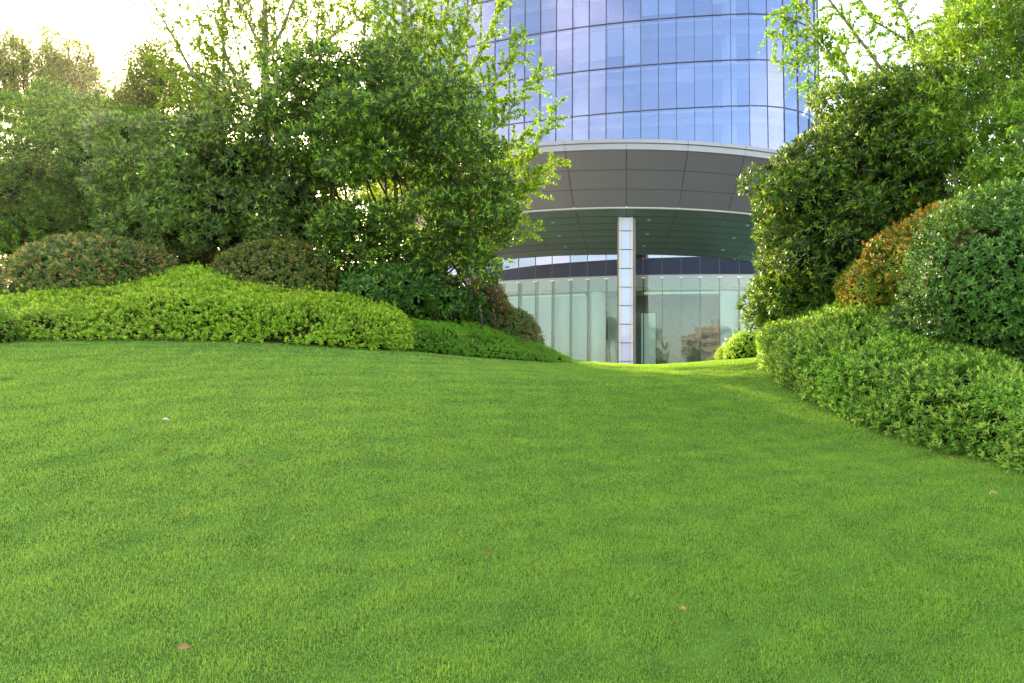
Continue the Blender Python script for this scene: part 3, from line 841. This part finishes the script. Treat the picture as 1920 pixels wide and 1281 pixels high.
lim = [(pl((1745, 150, D), (1733, 112, D), (1705, 55, D), (1680, -5, D), (1660, -70, D)), .05, .02, .1),
       (pl((1740, 260, D), (1688, 178, D - .2), (1620, 85, D - .4), (1555, 0, D - .5), (1510, -60, D - .5)), .045, .015, .1),
       (pl((1700, 260, D), (1640, 210, D - .4), (1580, 137, D - .6), (1540, 75, D - .7), (1489, -5, D - .8)), .035, .010, .1),
       (pl((1750, 250, D), (1650, 190, D + .4), (1600, 140, D + .5), (1560, 60, D + .6)), .03, .008, .1),
       (pl((1733, 112, D), (1690, 70, D), (1640, 40, D), (1600, -20, D)), .03, .01, .1),
       (pl((1560, 105, D - .6), (1520, 70, D - .6), (1480, 68, D - .6), (1450, 78, D - .6)), .012, .004, .1),
       (pl((1590, 145, D - .6), (1550, 110, D - .6), (1510, 105, D - .6), (1478, 120, D - .6)), .012, .004, .1),
       (pl((1600, 190, D - .5), (1570, 160, D - .5), (1540, 160, D - .5), (1520, 185, D - .5)), .012, .004, .1),
       (pl((1770, 180, D + .5), (1760, 90, D + .6), (1775, 10, D + .6), (1790, -70, D + .8)), .04, .015, .1),
       (pl((1790, 100, D + .5), (1780, 40, D + .6), (1785, -70, D + .7)), .03, .012, .1),
       (pl((1500, 20, D - .8), (1480, 40, D - .8), (1470, 10, D - .8)), .01, .004, .1),
       (pl((1680, 230, D), (1630, 215, D - .3), (1590, 205, D - .4), (1560, 225, D - .5)), .015, .004, .1)]
limb_tree('ginkgo_tree', 'airy ginkgo with leaning limbs beside the rounded right corner of the glass tower', lim,
          (np.vstack([[b], pl((1765, 400, D), (1755, 260, D), (1745, 150, D))]), .11, .06), 20, .7, .037, [(.16, .32, .022), (.22, .39, .025), (.11, .24, .02), (.30, .42, .03)], [3, 3, 3, 1], 53, per=50, cluster=4, upb=.1, drop=.35)

# ================================================================== THE BUILDING
m_tglass = glassmat('tower_glass', (.33, .38, .60), (.84, .89, .98), .38, .012, wave=.06)
m_mull = mat('mullion_dark', (.05, .055, .085), .4, .3, var=.1)
m_white = mat('interior_white', (.78, .80, .84), .7, var=.05)
m_slab = mat('interior_slab', (.55, .60, .72), .7, var=.05)
m_fasc = mat('fascia_aluminium', (.25, .245, .285), .35, .25, var=.04, vscale=1)
m_soff = mat('soffit_grey_panel', (.084, .088, .106), .45, .15, var=.06, vscale=.4)
m_ceil = mat('ceiling_green_grey', (.055, .125, .10), .28, .35, var=.05, vscale=.4)
m_gap = mat('joint_black', (.012, .012, .014), .8)
tower = empty('office_tower', (4, 75, Gz(4, 75)), 'tall blue glass office tower with rounded corner above a grey canopy', 'building')
STEP = 1.5
def walk(x, y, n, sgn):
    pts = []
    th = math.atan((x - 14.9) / 72)
    corner = 0
    for i in range(n):
        for k in range(10):
            ds = STEP / 10
            if sgn > 0:
                kap = 1 / 7 if (x > 10.3 and th < math.pi / 2) else (1 / 72 if x <= 10.3 else 0)
                th += kap * ds
            else:
                kap = 1 / 7 if (x < -24 and th > -math.pi / 2) else (1 / 72 if x >= -24 else 0)
                th -= kap * ds
            x += sgn * math.cos(th) * ds; y += sgn * math.sin(th) * ds
        pts.append((x, y, th))
    return pts
X0 = 8.83; Y0 = 59.75 + (X0 - 14.9) ** 2 / 144
plan = walk(X0, Y0, 38, -1)[::-1] + [(X0, Y0, math.atan((X0 - 14.9) / 72))] + walk(X0, Y0, 18, 1)
plan = np.array(plan)                                   # x, y, heading
pn = np.stack([np.sin(plan[:, 2]), -np.cos(plan[:, 2])], 1)   # outward normal
zC = P(1379, 198.8, 60.0)[2]; FH = 3.9
zb = [P(1175, 281, 57.5)[2] + .2] + [zC + FH * k for k in range(0, 6)]
wall = MB()
for i in range(len(plan)):
    x, y = plan[i, :2]
    wall.box((x + pn[i, 0] * .02, y + pn[i, 1] * .02, (zb[0] + zb[-1]) / 2), (.024, .04, (zb[-1] - zb[0]) / 2), plan[i, 2])
for z in zb:
    for i in range(len(plan) - 1):
        a = np.array([*plan[i, :2], z]); b_ = np.array([*plan[i + 1, :2], z])
        wall.bar(a + [pn[i, 0] * .02, pn[i, 1] * .02, 0], b_ + [pn[i + 1, 0] * .02, pn[i + 1, 1] * .02, 0],   .06, .05)
cw = wall.build('curtain_wall', m_mull, tower)
rest = MB(); count = 0
rj = np.random.default_rng(9)
def pane_box(mb, i, z0, z1, plan=plan, pn=pn, jit=.005, inset=.03, th=.02, marg=.02):
    a, b_ = plan[i, :2], plan[i + 1, :2]
    d = (b_ - a); L = np.linalg.norm(d); d = d / L; n = np.array([d[1], -d[0]])
    a = a + d * marg; b_ = b_ - d * marg
    j = rj.normal(0, jit, 4)
    f = [(*(a - n * (inset + j[0])), z0 + marg), (*(b_ - n * (inset + j[1])), z0 + marg), (*(b_ - n * (inset + j[2])), z1 - marg), (*(a - n * (inset + j[3])), z1 - marg)]
    bk = [(q[0] - n[0] * th, q[1] - n[1] * th, q[2]) for q in f]
    mb.add(f + bk, [(0, 1, 2, 3), (7, 6, 5, 4), (0, 4, 5, 1), (1, 5, 6, 2), (2, 6, 7, 3), (3, 7, 4, 0)])
for i in range(len(plan) - 1):
    for k in range(len(zb) - 1):
        m_ = (plan[i, :2] + plan[i + 1, :2]) / 2
        pxx = CX + F * m_[0] / m_[1]
        front = pn[i] @ (-m_) > 0
        if front and k <= 3 and pxx > 860 and count < 100:
            mb = MB(); pane_box(mb, i, zb[k], zb[k + 1]); mb.build('glass_pane', m_tglass, cw); count += 1
        else:
            pane_box(rest, i, zb[k], zb[k + 1])
tag(rest.build('glass_pane', m_tglass, cw), kind='stuff')
# interior: ceilings, bulkheads, columns, core wall
def off(i, d): return plan[i, :2] - pn[i] * d
for z in zb[1:]:
    inn = MB(); slab = MB()
    for i in range(3, len(plan) - 4):
        for mb, (d0, d1, z0, z1) in ((inn, (.25, 5.5, z - .30, z - .12)), (slab, (1.6, 1.9, z - .75, z - .301))):
            q = [(*off(i, d0),), (*off(i + 1, d0),), (*off(i + 1, d1),), (*off(i, d1),)]
            mb.hexa([(*p_, z0) for p_ in q], [(*p_, z1) for p_ in q])
    inn.build('floor_slab', m_slab, tower); slab.build('ceiling_bulkhead', m_white, tower)
for ix in range(2, len(plan) - 3, 9):
    mb = MB(); c = off(ix if ix != 38 else 38, 2.6); mb.cyl(c, .65, zb[0], zb[-1], 20); mb.build('inner_column', m_white, tower, True)
m_tblind = mat('tower_blind', (.62, .64, .68), .8, var=.03)
for (ix, lv, drop) in ((29, 2, 2.6), (30, 2, 2.6), (31, 2, 2.4), (32, 2, 3.2), (28, 3, 1.5), (33, 3, 3.0), (34, 3, 3.0), (35, 1, 1.2), (41, 2, 1.0), (44, 1, .9), (27, 1, 2.2), (37, 3, 2.4), (46, 3, 1.8)):
    q = [off(ix, .45) * .97 + off(ix + 1, .45) * .03, off(ix, .45) * .03 + off(ix + 1, .45) * .97, off(ix, .48) * .03 + off(ix + 1, .48) * .97, off(ix, .48) * .97 + off(ix + 1, .48) * .03]
    mb = MB(); mb.hexa([(*p_, zb[lv + 1] - .3 - drop) for p_ in q], [(*p_, zb[lv + 1] - .31) for p_ in q]); mb.build('window_blind', m_tblind, tower)
core = MB()
for i in range(3, len(plan) - 4):
    q = [(*off(i, 5.5),), (*off(i + 1, 5.5),), (*off(i + 1, 5.8),), (*off(i, 5.8),)]
    core.hexa([(*p_, zb[0]) for p_ in q], [(*p_, zb[-1]) for p_ in q])
core.build('inner_wall', mat('inner_wall', (.16, .20, .30), .8, var=.15, vscale=.3), tower)
# roof cap
cap = MB(); n_ = len(plan); zt = zb[-1] + .1
cap.add([(*p_[:2], zt) for p_ in plan] + [(*p_[:2], zt + .5) for p_ in plan], [tuple(range(n_)), tuple(range(2 * n_ - 1, n_ - 1, -1))] + [(i, (i + 1) % n_, n_ + (i + 1) % n_, n_ + i) for i in range(n_)])
cap.build('roof', m_fasc, tower)

# canopy: fascia ring, sloping grey soffit, bright trim, green-grey ceiling
DEL = .163; XC, YC = .2, 87.5
zF0 = P(1175, 280, 57.5)[2]; zF1 = P(1175, 262, 57.5)[2]; zT = P(1175, 391, 60.85)[2]
def ring(j, R_, z): a = j * DEL; return np.array([XC + R_ * math.sin(a), YC - R_ * math.cos(a), z])
def wall_y(x): return 68.1 + .0093 * (x - 9) ** 2
def wall_pt(px):
    x = (px - CX) / F * 69
    for _ in range(8): x = (px - CX) / F * wall_y(x)
    return x, wall_y(x)
BX = [760, 830, 900, 968, 1034, 1101, 1172, 1240, 1310, 1376, 1420, 1500, 1580]
BYv = [512, 500, 491, 484.5, 480, 478, 477.5, 478, 481, 487, 494, 508, 524]
def back(j):
    px = 1172 + 69 * j - (0 if j < 2 else 1.5)
    x, y = wall_pt(px)
    return np.array([x, y - .12, P(px, float(np.interp(px, BX, BYv)), y)[2]])
can = MB()
def loft_panels(mb, fa, fb, j0, j1, rows, th, gap_j=.0055, gap_t=.012, sub=5, nsub=1):
    for j in range(j0, j1):
        for r0 in range(rows):
            t0, t1 = r0 / rows + gap_t / 2, (r0 + 1) / rows - gap_t / 2
            V, Fq = [], []
            for s in range(sub + 1):
                jj = j + gap_j + (1 - 2 * gap_j) * s / sub
                A, B = fa(jj), fb(jj)
                for t in (t0, t1):
                    V.append(A + (B - A) * t)
            V = np.array(V)
            e = nrm(np.cross(V[-1] - V[1], V[0] - V[1]))
            if e[2] < 0: e = -e
            n = len(V); V2 = V + e * th
            W = np.vstack([V, V2])
            for s in range(sub):
                a = 2 * s
                Fq += [(a, a + 1, a + 3, a + 2), (n + a, n + a + 2, n + a + 3, n + a + 1), (a, a + 2, n + a + 2, n + a), (a + 1, n + a + 1, n + a + 3, a + 3)]
            Fq += [(0, n, n + 1, 1), (n - 2, n - 1, 2 * n - 1, 2 * n - 2)]
            mb.add(W, Fq)
J0, J1 = -6, 6
canopy_o = None
loft_panels(can, lambda j: ring(j, 29.9, zF0 - .02), lambda j: ring(j, 26.75, zT + .03), J0, J1, 3, .05, gap_t=.008)
canopy_o = can.build('canopy', m_soff, tower)
bk = MB(); loft_panels(bk, lambda j: ring(j, 29.85, zF0 + .1), lambda j: ring(j, 26.7, zT + .15), J0, J1, 1, .03, gap_j=0, gap_t=0)
bk.build('joint_backing', m_gap, canopy_o)
def ring_band(mb, R0, R1, z0, z1, j0, j1, gap=.003, sub=6):
    for j in range(j0, j1):
        for s in range(sub):
            a = j + gap + (1 - 2 * gap) * s / sub; b_ = j + gap + (1 - 2 * gap) * (s + 1) / sub
            q = [ring(a, R0, 0)[:2], ring(b_, R0, 0)[:2], ring(b_, R1, 0)[:2], ring(a, R1, 0)[:2]]
            mb.hexa([(*p_, z0) for p_ in q], [(*p_, z1) for p_ in q])
fb = MB(); ring_band(fb, 30.0, 29.5, zF0, zF0 + (zF1 - zF0) * .62, J0, J1); ring_band(fb, 30.14, 29.5, zF0 + (zF1 - zF0) * .65, zF1, J0, J1)
fb.build('fascia', m_fasc, canopy_o)
tr = MB(); ring_band(tr, 26.82, 26.5, zT - .03, zT + .085, J0, J1, .001)
tr.build('trim', mat('trim_light', (.30, .29, .285), .4, .2), canopy_o)
tp = MB(); ring_band(tp, 29.45, 12, zF1 - .3, zF1 - .1, J0, J1, 0); tp.build('canopy_roof', m_fasc, canopy_o)
ce = MB(); loft_panels(ce, lambda j: ring(j, 26.45, zT - .02), back, -6, 6, 7, .04, gap_j=.009, gap_t=.013)
ceil_o = ce.build('ceiling', m_ceil, tower)
bk = MB(); loft_panels(bk, lambda j: ring(j, 26.45, zT + .08), lambda j: back(j) + np.array([0, 0, .1]), -6, 6, 1, .03, gap_j=0, gap_t=0); bk.build('joint_backing', m_gap, ceil_o)
m_dl = mat('downlight_lens', (.45, .45, .43), .3)
m_dl.node_tree.nodes['Principled BSDF'].inputs['Emission Color'].default_value = (1, .97, .9, 1)
m_dl.node_tree.nodes['Principled BSDF'].inputs['Emission Strength'].default_value = .0
jg, tg = np.meshgrid(np.linspace(-4, 4, 321), np.linspace(0, 1, 121), indexing='ij')
CA = np.array([[ring(j, 26.45, zT - .02), back(j)] for j in jg[:, 0]])
SP = CA[:, None, 0] + (CA[:, None, 1] - CA[:, None, 0]) * tg[..., None]
spx, spy = proj(SP)
for (dx, dy) in ((1036.6, 417.5), (1049, 442), (1060.5, 463), (1218, 413), (1213, 439), (1208, 461), (1401.5, 422.6), (1376.6, 447), (1354.7, 468.5), (940, 440), (958, 462)):
    k = np.unravel_index(np.argmin((spx - dx) ** 2 + (spy - dy) ** 2), spx.shape)
    p_ = SP[k]; mb = MB(); mb.cyl(p_, .13, p_[2] - .035, p_[2] + .02, 16); mb.build('downlight', m_dl, ceil_o)

# glazed column
colx, coly = P(1173.5, 407, 62.3)[:2]
zc1 = P(1173, 405, 62.3)[2]; zg = Gz(0, 62)
mb = MB(); mb.box((colx + .05, coly + .75, (zc1 + zg) / 2), (.78, .62, (zc1 - zg) / 2 + .12))
colo = mb.build('column', mat('column_cladding', (.10, .10, .105), .4, .2, var=.05), tower)
for sx in (-1, 1):
    mb = MB(); mb.box((colx + sx * .51, coly + .06, (zc1 + zg) / 2), (.085, .10, (zc1 - zg) / 2)); mb.build('frame', mat('column_frame', (.45, .40, .37), .4, .2), colo)
ys = [407, 433, 468, 503.5, 538.5, 573, 608, 643, 677.5, 712.5]
m_cglass = mat('column_glass', (.28, .33, .52), .06, .0, 1.0, var=.06, vscale=.6)
mj = MB()
for a, b_ in zip(ys[:-1], ys[1:]):
    z1, z0 = P(1173, a, 62.3)[2], P(1173, b_, 62.3)[2]
    mb = MB(); mb.box((colx, coly + .07, (z0 + z1) / 2), (.415, .04, (z1 - z0) / 2 - .03)); mb.build('glass_panel', m_cglass, colo)
    mj.box((colx, coly - .045, z0), (.60, .012, .018))
    for sx in (-1, 1):
        mj.box((colx + .05 + sx * .785, coly + .5, z0), (.008, .55, .02))
mj.build('panel_joint', m_gap, colo)

# lobby glazing
m_lglass = glassmat('lobby_glass', (.50, .55, .62), (.84, .92, .885), .085, .01, wave=.22)
m_fin = glassmat('glass_fin', (.2, .34, .3), (.25, .45, .38), .35, .05)
m_ref_dark = mat('soffit_reflection_navy', (.009, .020, .060), .25, 0, .08, var=.2, vscale=.2)  # reflection of the canopy soffit, painted as an opaque navy band
m_steel = mat('steel_fitting', (.75, .78, .78), .3, .4)
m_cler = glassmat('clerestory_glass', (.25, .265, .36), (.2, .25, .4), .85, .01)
lpx = [650, 684, 717, 750, 782, 813, 844, 876, 907, 938.6, 970.6, 1002.5, 1034, 1068, 1101, 1136, 1171, 1206, 1242, 1278, 1314, 1351, 1388, 1424, 1460, 1495, 1530, 1563, 1596]
LP_ = np.array([wall_pt(p_) for p_ in lpx])
zfin = 12.35 ; zsp = zfin + .12
lm = MB(); fr_rail = []
LP3 = np.concatenate([LP_, np.gradient(LP_[:, 1])[:, None] * 0], 1)
ln = []
for i in range(len(LP_)):
    a = LP_[max(i - 1, 0)]; b_ = LP_[min(i + 1, len(LP_) - 1)]; d = (b_ - a) / np.linalg.norm(b_ - a); ln.append((d[1], -d[0]))
ln = np.array(ln)
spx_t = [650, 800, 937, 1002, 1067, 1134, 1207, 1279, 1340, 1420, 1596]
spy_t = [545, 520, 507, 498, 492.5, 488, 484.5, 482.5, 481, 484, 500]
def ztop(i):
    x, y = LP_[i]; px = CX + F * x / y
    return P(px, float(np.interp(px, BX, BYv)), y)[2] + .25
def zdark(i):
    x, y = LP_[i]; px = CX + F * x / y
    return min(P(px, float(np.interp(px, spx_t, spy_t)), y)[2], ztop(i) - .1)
for i in range(len(LP_)):
    x, y = LP_[i]
    lm.box((x, y, (zsp + ztop(i)) / 2), (.025, .05, (ztop(i) - zsp) / 2), math.atan2(ln[i, 0], -ln[i, 1]))
    lm.box((x, y, (zg + zfin) / 2), (.010, .03, (zfin - zg) / 2), math.atan2(ln[i, 0], -ln[i, 1]))
for i in range(len(LP_) - 1):
    lm.bar((*LP_[i], zsp - .03), (*LP_[i + 1], zsp - .03), .08, .05)
lob = lm.build('lobby_wall', m_mull, tower)
for i in range(len(LP_) - 1):
    mb = MB(); pane_box(mb, i, zg, zfin + .05, LP3, ln, .006, 0, .02, .015); mb.build('glass_pane', m_lglass, lob)
    a, b_ = LP_[i], LP_[i + 1]; n = (ln[i] + ln[i + 1]) / 2
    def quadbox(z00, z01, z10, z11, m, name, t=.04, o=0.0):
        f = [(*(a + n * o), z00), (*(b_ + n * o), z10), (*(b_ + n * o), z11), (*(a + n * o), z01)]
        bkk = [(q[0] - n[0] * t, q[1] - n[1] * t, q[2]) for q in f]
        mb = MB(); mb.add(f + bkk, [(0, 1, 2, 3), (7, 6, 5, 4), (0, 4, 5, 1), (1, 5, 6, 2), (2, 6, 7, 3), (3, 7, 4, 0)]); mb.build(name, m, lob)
    quadbox(zsp, zdark(i), zsp, zdark(i + 1), m_ref_dark, 'soffit_reflection_panel')
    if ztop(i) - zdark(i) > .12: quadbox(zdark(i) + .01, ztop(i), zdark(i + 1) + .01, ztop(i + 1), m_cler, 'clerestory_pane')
for i in range(len(LP_)):
    a = LP_[i]; n = ln[i]
    ang = math.atan2(n[0], -n[1])
    mb = MB(); c = a - n * .42; mb.box((c[0], c[1], (zg + zfin - .1) / 2), (.012, .36, (zfin - .1 - zg) / 2), ang); fo = mb.build('glass_fin', m_fin, lob)
    mb = MB()
    for s in (-1, 1): mb.bar((*(a + n * .05), zfin - .22), (*(a + n * .05 + np.array([-n[1], n[0]]) * .17 * s), zfin - .15), .07, .07)
    mb.build('spider_fitting', m_steel, lob)
# lobby interior
m_cream = mat('lobby_cream', (.85, .80, .64), .7, var=.04)
m_lwall = mat('lobby_pale_wall', (.55, .57, .58), .7, var=.05)
m_curt = mat('lobby_curtain', (.50, .46, .55), .8, var=.08, vscale=2)
m_lceil = mat('lobby_ceiling', (.30, .33, .24), .7, var=.05)
m_ref_sky = mat('sky_reflection_pale', (.54, .55, .60), .8, var=.05, vscale=.5)  # pale tone imitates the sky mirrored in the lobby glass
m_dkw = mat('lobby_dark_wall', (.05, .06, .06), .5, var=.2)
def seg(name, m, p0, p1, depth, z0, z1, t=.2):
    (x0, y0), (x1, y1) = wall_pt(p0), wall_pt(p1)
    mb = MB(); N = 8
    for k in range(N):
        xa = x0 + (x1 - x0) * k / N; xb = x0 + (x1 - x0) * (k + 1) / N
        q = [(xa, wall_y(xa) + depth), (xb, wall_y(xb) + depth), (xb, wall_y(xb) + depth + t), (xa, wall_y(xa) + depth + t)]
        mb.hexa([(*v, z0) for v in q], [(*v, z1) for v in q])
    return mb.build(name, m, lob)
seg('ceiling_beam', m_cream, 650, 1095, 1.3, zfin - 1.55, zfin - 1.35, .5)
seg('ceiling_beam', m_cream, 1206, 1600, 1.3, zfin - 1.55, zfin - 1.35, .5)
seg('lobby_ceiling', m_lceil, 650, 1600, 1.0, zfin - 1.2, zfin - .9, 4.2)
seg('back_wall', m_lwall, 650, 1180, 5.0, zg, zfin - 1)
seg('back_wall', m_lwall, 1395, 1600, 5.0, zg, zfin - 1)
seg('dark_wall', m_dkw, 1180, 1395, 5.2, zg, zfin - 1)
seg('sky_reflection_panel', m_ref_sky, 938.6, 1101, .9, zg + 2, 10.75, .02)  # added panels, their top edge imitates where the reflected sky begins
seg('sky_reflection_panel', m_ref_sky, 700, 936, .9, zg + 2, 10.6, .02)
seg('sky_reflection_panel', m_ref_sky, 1352, 1386, .9, zg + 1, 11.0, .02)
seg('pale_panel', m_lwall, 1204, 1232, 3.2, zg, 9.2, .15)
# pleated curtains
for (p0, p1, zt_) in ((995, 1026, 8.2), (1030, 1064, 8.2), (1070, 1092, 8.4)):
    (x0, y0), (x1, y1) = wall_pt(p0), wall_pt(p1); mb = MB(); N = 60; V = []
    for k in range(N + 1):
        x = x0 + (x1 - x0) * k / N; y = wall_y(x) + 2.6 + .07 * math.sin(k * 1.1)
        V += [(x, y, zg), (x, y, zt_), (x, y + .03, zt_), (x, y + .03, zg)]
    mb.add(V, [(4 * k, 4 * k + 4, 4 * k + 5, 4 * k + 1) for k in range(N)] + [(4 * k + 3, 4 * k + 2, 4 * k + 6, 4 * k + 7) for k in range(N)])
    mb.build('curtain', m_curt, lob)
for px in (1119, 1408, 905, 800):
    x, y = wall_pt(px); mb = MB(); mb.cyl((x, y + 2.0), .78, zg, zfin - .9, 28); mb.build('round_column', m_white, lob, True)
# closing walls so that the lobby is a room
mb = MB(); mb.box((4, 84, (zg + zT) / 2), (22, .3, (zT - zg) / 2 + 1)); mb.build('rear_wall', m_lwall, tower)

# white stone kerb block beyond the crest
a = P(1098, 681, 24.0); gz = Gz(a[0], a[1])
mb = MB(); mb.box((a[0] - .15, a[1], (gz + a[2] + .03) / 2), (.55, .25, (a[2] + .03 - gz) / 2 + .02))
ob = mb.build('stone_block', mat('stone_white', (.72, .68, .66), .6, var=.06))
bv = ob.modifiers.new('edge', 'BEVEL'); bv.width = .015; bv.segments = 2
tag(ob, 'low pale stone block just beyond the lawn crest, beside the glazed column', 'stone block')

# ================================================================== what the glass reflects, behind the camera
m_beige = mat('tower_block_beige', (.42, .36, .27), .8, var=.1)
m_greyb = mat('tower_block_grey', (.30, .32, .34), .7, var=.1)
m_win = mat('block_window', (.06, .08, .10), .2)
def block(x, y, wx, wy, h, m, label):
    root = empty('city_building', (x, y, 0), label, 'building')
    mb = MB(); mb.box((x, y, h / 2 - 1), (wx / 2, wy / 2, h / 2)); mb.box((x + wx * .15, y, h + 1), (wx * .2, wy * .3, 2.0)); wl = mb.build('wall', m, root)
    mb = MB()
    for z in np.arange(3, h - 3, 3.4):
        for xx in np.arange(-wx / 2 + 1.6, wx / 2 - 1, 3.0): mb.box((x + xx, y + wy / 2 + .02, z), (.95, .06, .9))
    mb.build('window', m_win, root)
block(15, -205, 7, 12, 37, m_beige, 'beige apartment tower reflected in the lobby glass, the tallest one')
block(29, -210, 11, 12, 32, m_beige, 'lower wide beige apartment block reflected in the lobby glass')
block(2, -195, 9, 12, 27, m_beige, 'narrow beige apartment block reflected left of the tall one')
block(62, -190, 26, 16, 30, m_greyb, 'grey office block reflected at the right of the lobby glass')
for i, (x, y, h, lab) in enumerate(((8, -28, 11, 'dark tree reflected in the middle of the lobby glass'), (15, -30, 9.5, 'second dark tree reflected in the lobby glass'), (-9, -30, 8.5, 'tree reflected left of the glazed column'))):
    gz = Gz(x, y)
    lb = [(np.array([x, y, gz + h * .45]), np.array([2.2, 2.2, h * .3])), (np.array([x + .5, y, gz + h * .72]), np.array([1.5, 1.5, h * .25]))]
    shrub('street_tree', lab, 'tree', lb, 18, 6, .32, .12, [(.03, .08, .015), (.05, .11, .02)], [1, 1], clump=16, clump_r=.4, core=.6, seed=90 + i, flat=True,
          stems=[(wig((x, y, gz), (x, y, gz + h * .6), 6, .05, i), .18, .06)], base=(x, y, gz))

# ================================================================== fallen leaves on the grass
def ground_hit(px, py):
    lo, hi = 1.5, 18
    for Y in np.linspace(1.5, 18, 1200):
        p_ = P(px, py, Y)
        if p_[2] < Gz(p_[0], p_[1]) + .026: return p_
    return p_
for i, (px, py, s, c, lab) in enumerate(((343, 1228, .052, (.34, .20, .06), 'orange-brown fallen leaf lying on the near grass at the lower left'),
                                        (1861, 932, .06, (.55, .38, .18), 'tan fallen leaf on the grass below the right hedge'),
                                        (913, 1045, .035, (.26, .15, .06), 'tiny brown fallen leaf in the middle of the lawn'),
                                        (470, 875, .05, (.28, .17, .07), 'small brown fallen leaf on the left half of the lawn'),
                                        (1281, 1152, .03, (.45, .25, .08), 'tiny ochre fallen leaf low on the lawn right of centre'),
                                        (310, 793, .05, (.75, .72, .60), 'small whitish fallen petal on the upper left lawn'))):
    p_ = ground_hit(px, py)
    me = bpy.data.meshes.new('fallen_leaf')
    n = 9; V, Fq = [], []
    for k in range(n):
        t = k / (n - 1); w_ = .26 * s * math.sin(math.pi * t ** .8) + .001
        for q in (-1, 0, 1): V.append(((t - .5) * s, q * w_, .006 + .010 * (abs(q)) + .012 * math.sin(t * 3) * s / .06))
    for k in range(n - 1):
        for q in (0, 1): Fq.append((3 * k + q, 3 * k + 3 + q, 3 * k + 4 + q, 3 * k + 1 + q))
    me.from_pydata(V, [], Fq)
    o = link('fallen_leaf', me, mat('dry_leaf', c, .6, var=.3, vscale=60))
    sol = o.modifiers.new('thickness', 'SOLIDIFY'); sol.thickness = .0006
    o.location = tuple(p_ + np.array([0, 0, .012])); o.rotation_euler = (.48, .15, .5 + i * 1.3)
    tag(o, lab, 'leaf', 'fallen leaves on the lawn')

# ================================================================== thin warm haze that the low sun lights up
mb = MB(); mb.box((0, 0, 37), (520, 520, 43.5))
m_h = bpy.data.materials.new('haze_air'); m_h.use_nodes = True
hn = m_h.node_tree; hn.nodes.remove(hn.nodes['Principled BSDF'])
pv = hn.nodes.new('ShaderNodeVolumePrincipled')
pv.inputs['Color'].default_value = (.95, .93, .90, 1)
pv.inputs['Density'].default_value = .0003
pv.inputs['Anisotropy'].default_value = .84
hn.links.new(pv.outputs[0], hn.nodes['Material Output'].inputs['Volume'])
tag(mb.build('haze', m_h), kind='stuff')

# ================================================================== dry leaf litter along the bed edges
r_ = np.random.default_rng(77)
edge = np.array([P(px, py, Y)[:2] for px, py, Y in cpx[:7]] )
edge2 = np.array([P(px, py, Y)[:2] for px, py, Y in cpx[7:17]])
pp = []
for e_, n_ in ((edge, 420), (edge2, 260)):
    t = r_.uniform(0, len(e_) - 1.001, n_); i = t.astype(int); f = (t - i)[:, None]
    q = e_[i] * (1 - f) + e_[i + 1] * f
    pp.append(q + r_.normal(0, .05, (n_, 2)) - np.array([0, .02]))
pp.append(np.stack([r_.uniform(-6, 3, 60), r_.uniform(4, 13, 60)], 1))
pp = np.vstack(pp); n_ = len(pp)
p3 = np.stack([pp[:, 0], pp[:, 1], G(pp[:, 0], pp[:, 1]) + .022], 1)
az = r_.uniform(0, 6.28, n_)
d = np.stack([np.cos(az), np.sin(az), r_.uniform(-.3, .5, n_)], 1)
L = r_.uniform(.012, .032, n_)
o = leaf_mesh('leaf_litter', p3, d, nrm(r_.normal(size=(n_, 3)) * .35 + np.array([0, 0, 1.0])), L, L * .45, palette([(.30, .17, .06), (.22, .12, .05), (.40, .30, .12)], [2, 2, 1], n_, .25), m_lf_soft, None)
tag(o, label='small dry brown leaves scattered on the turf along the bed edges', cat='leaf litter', kind='stuff')
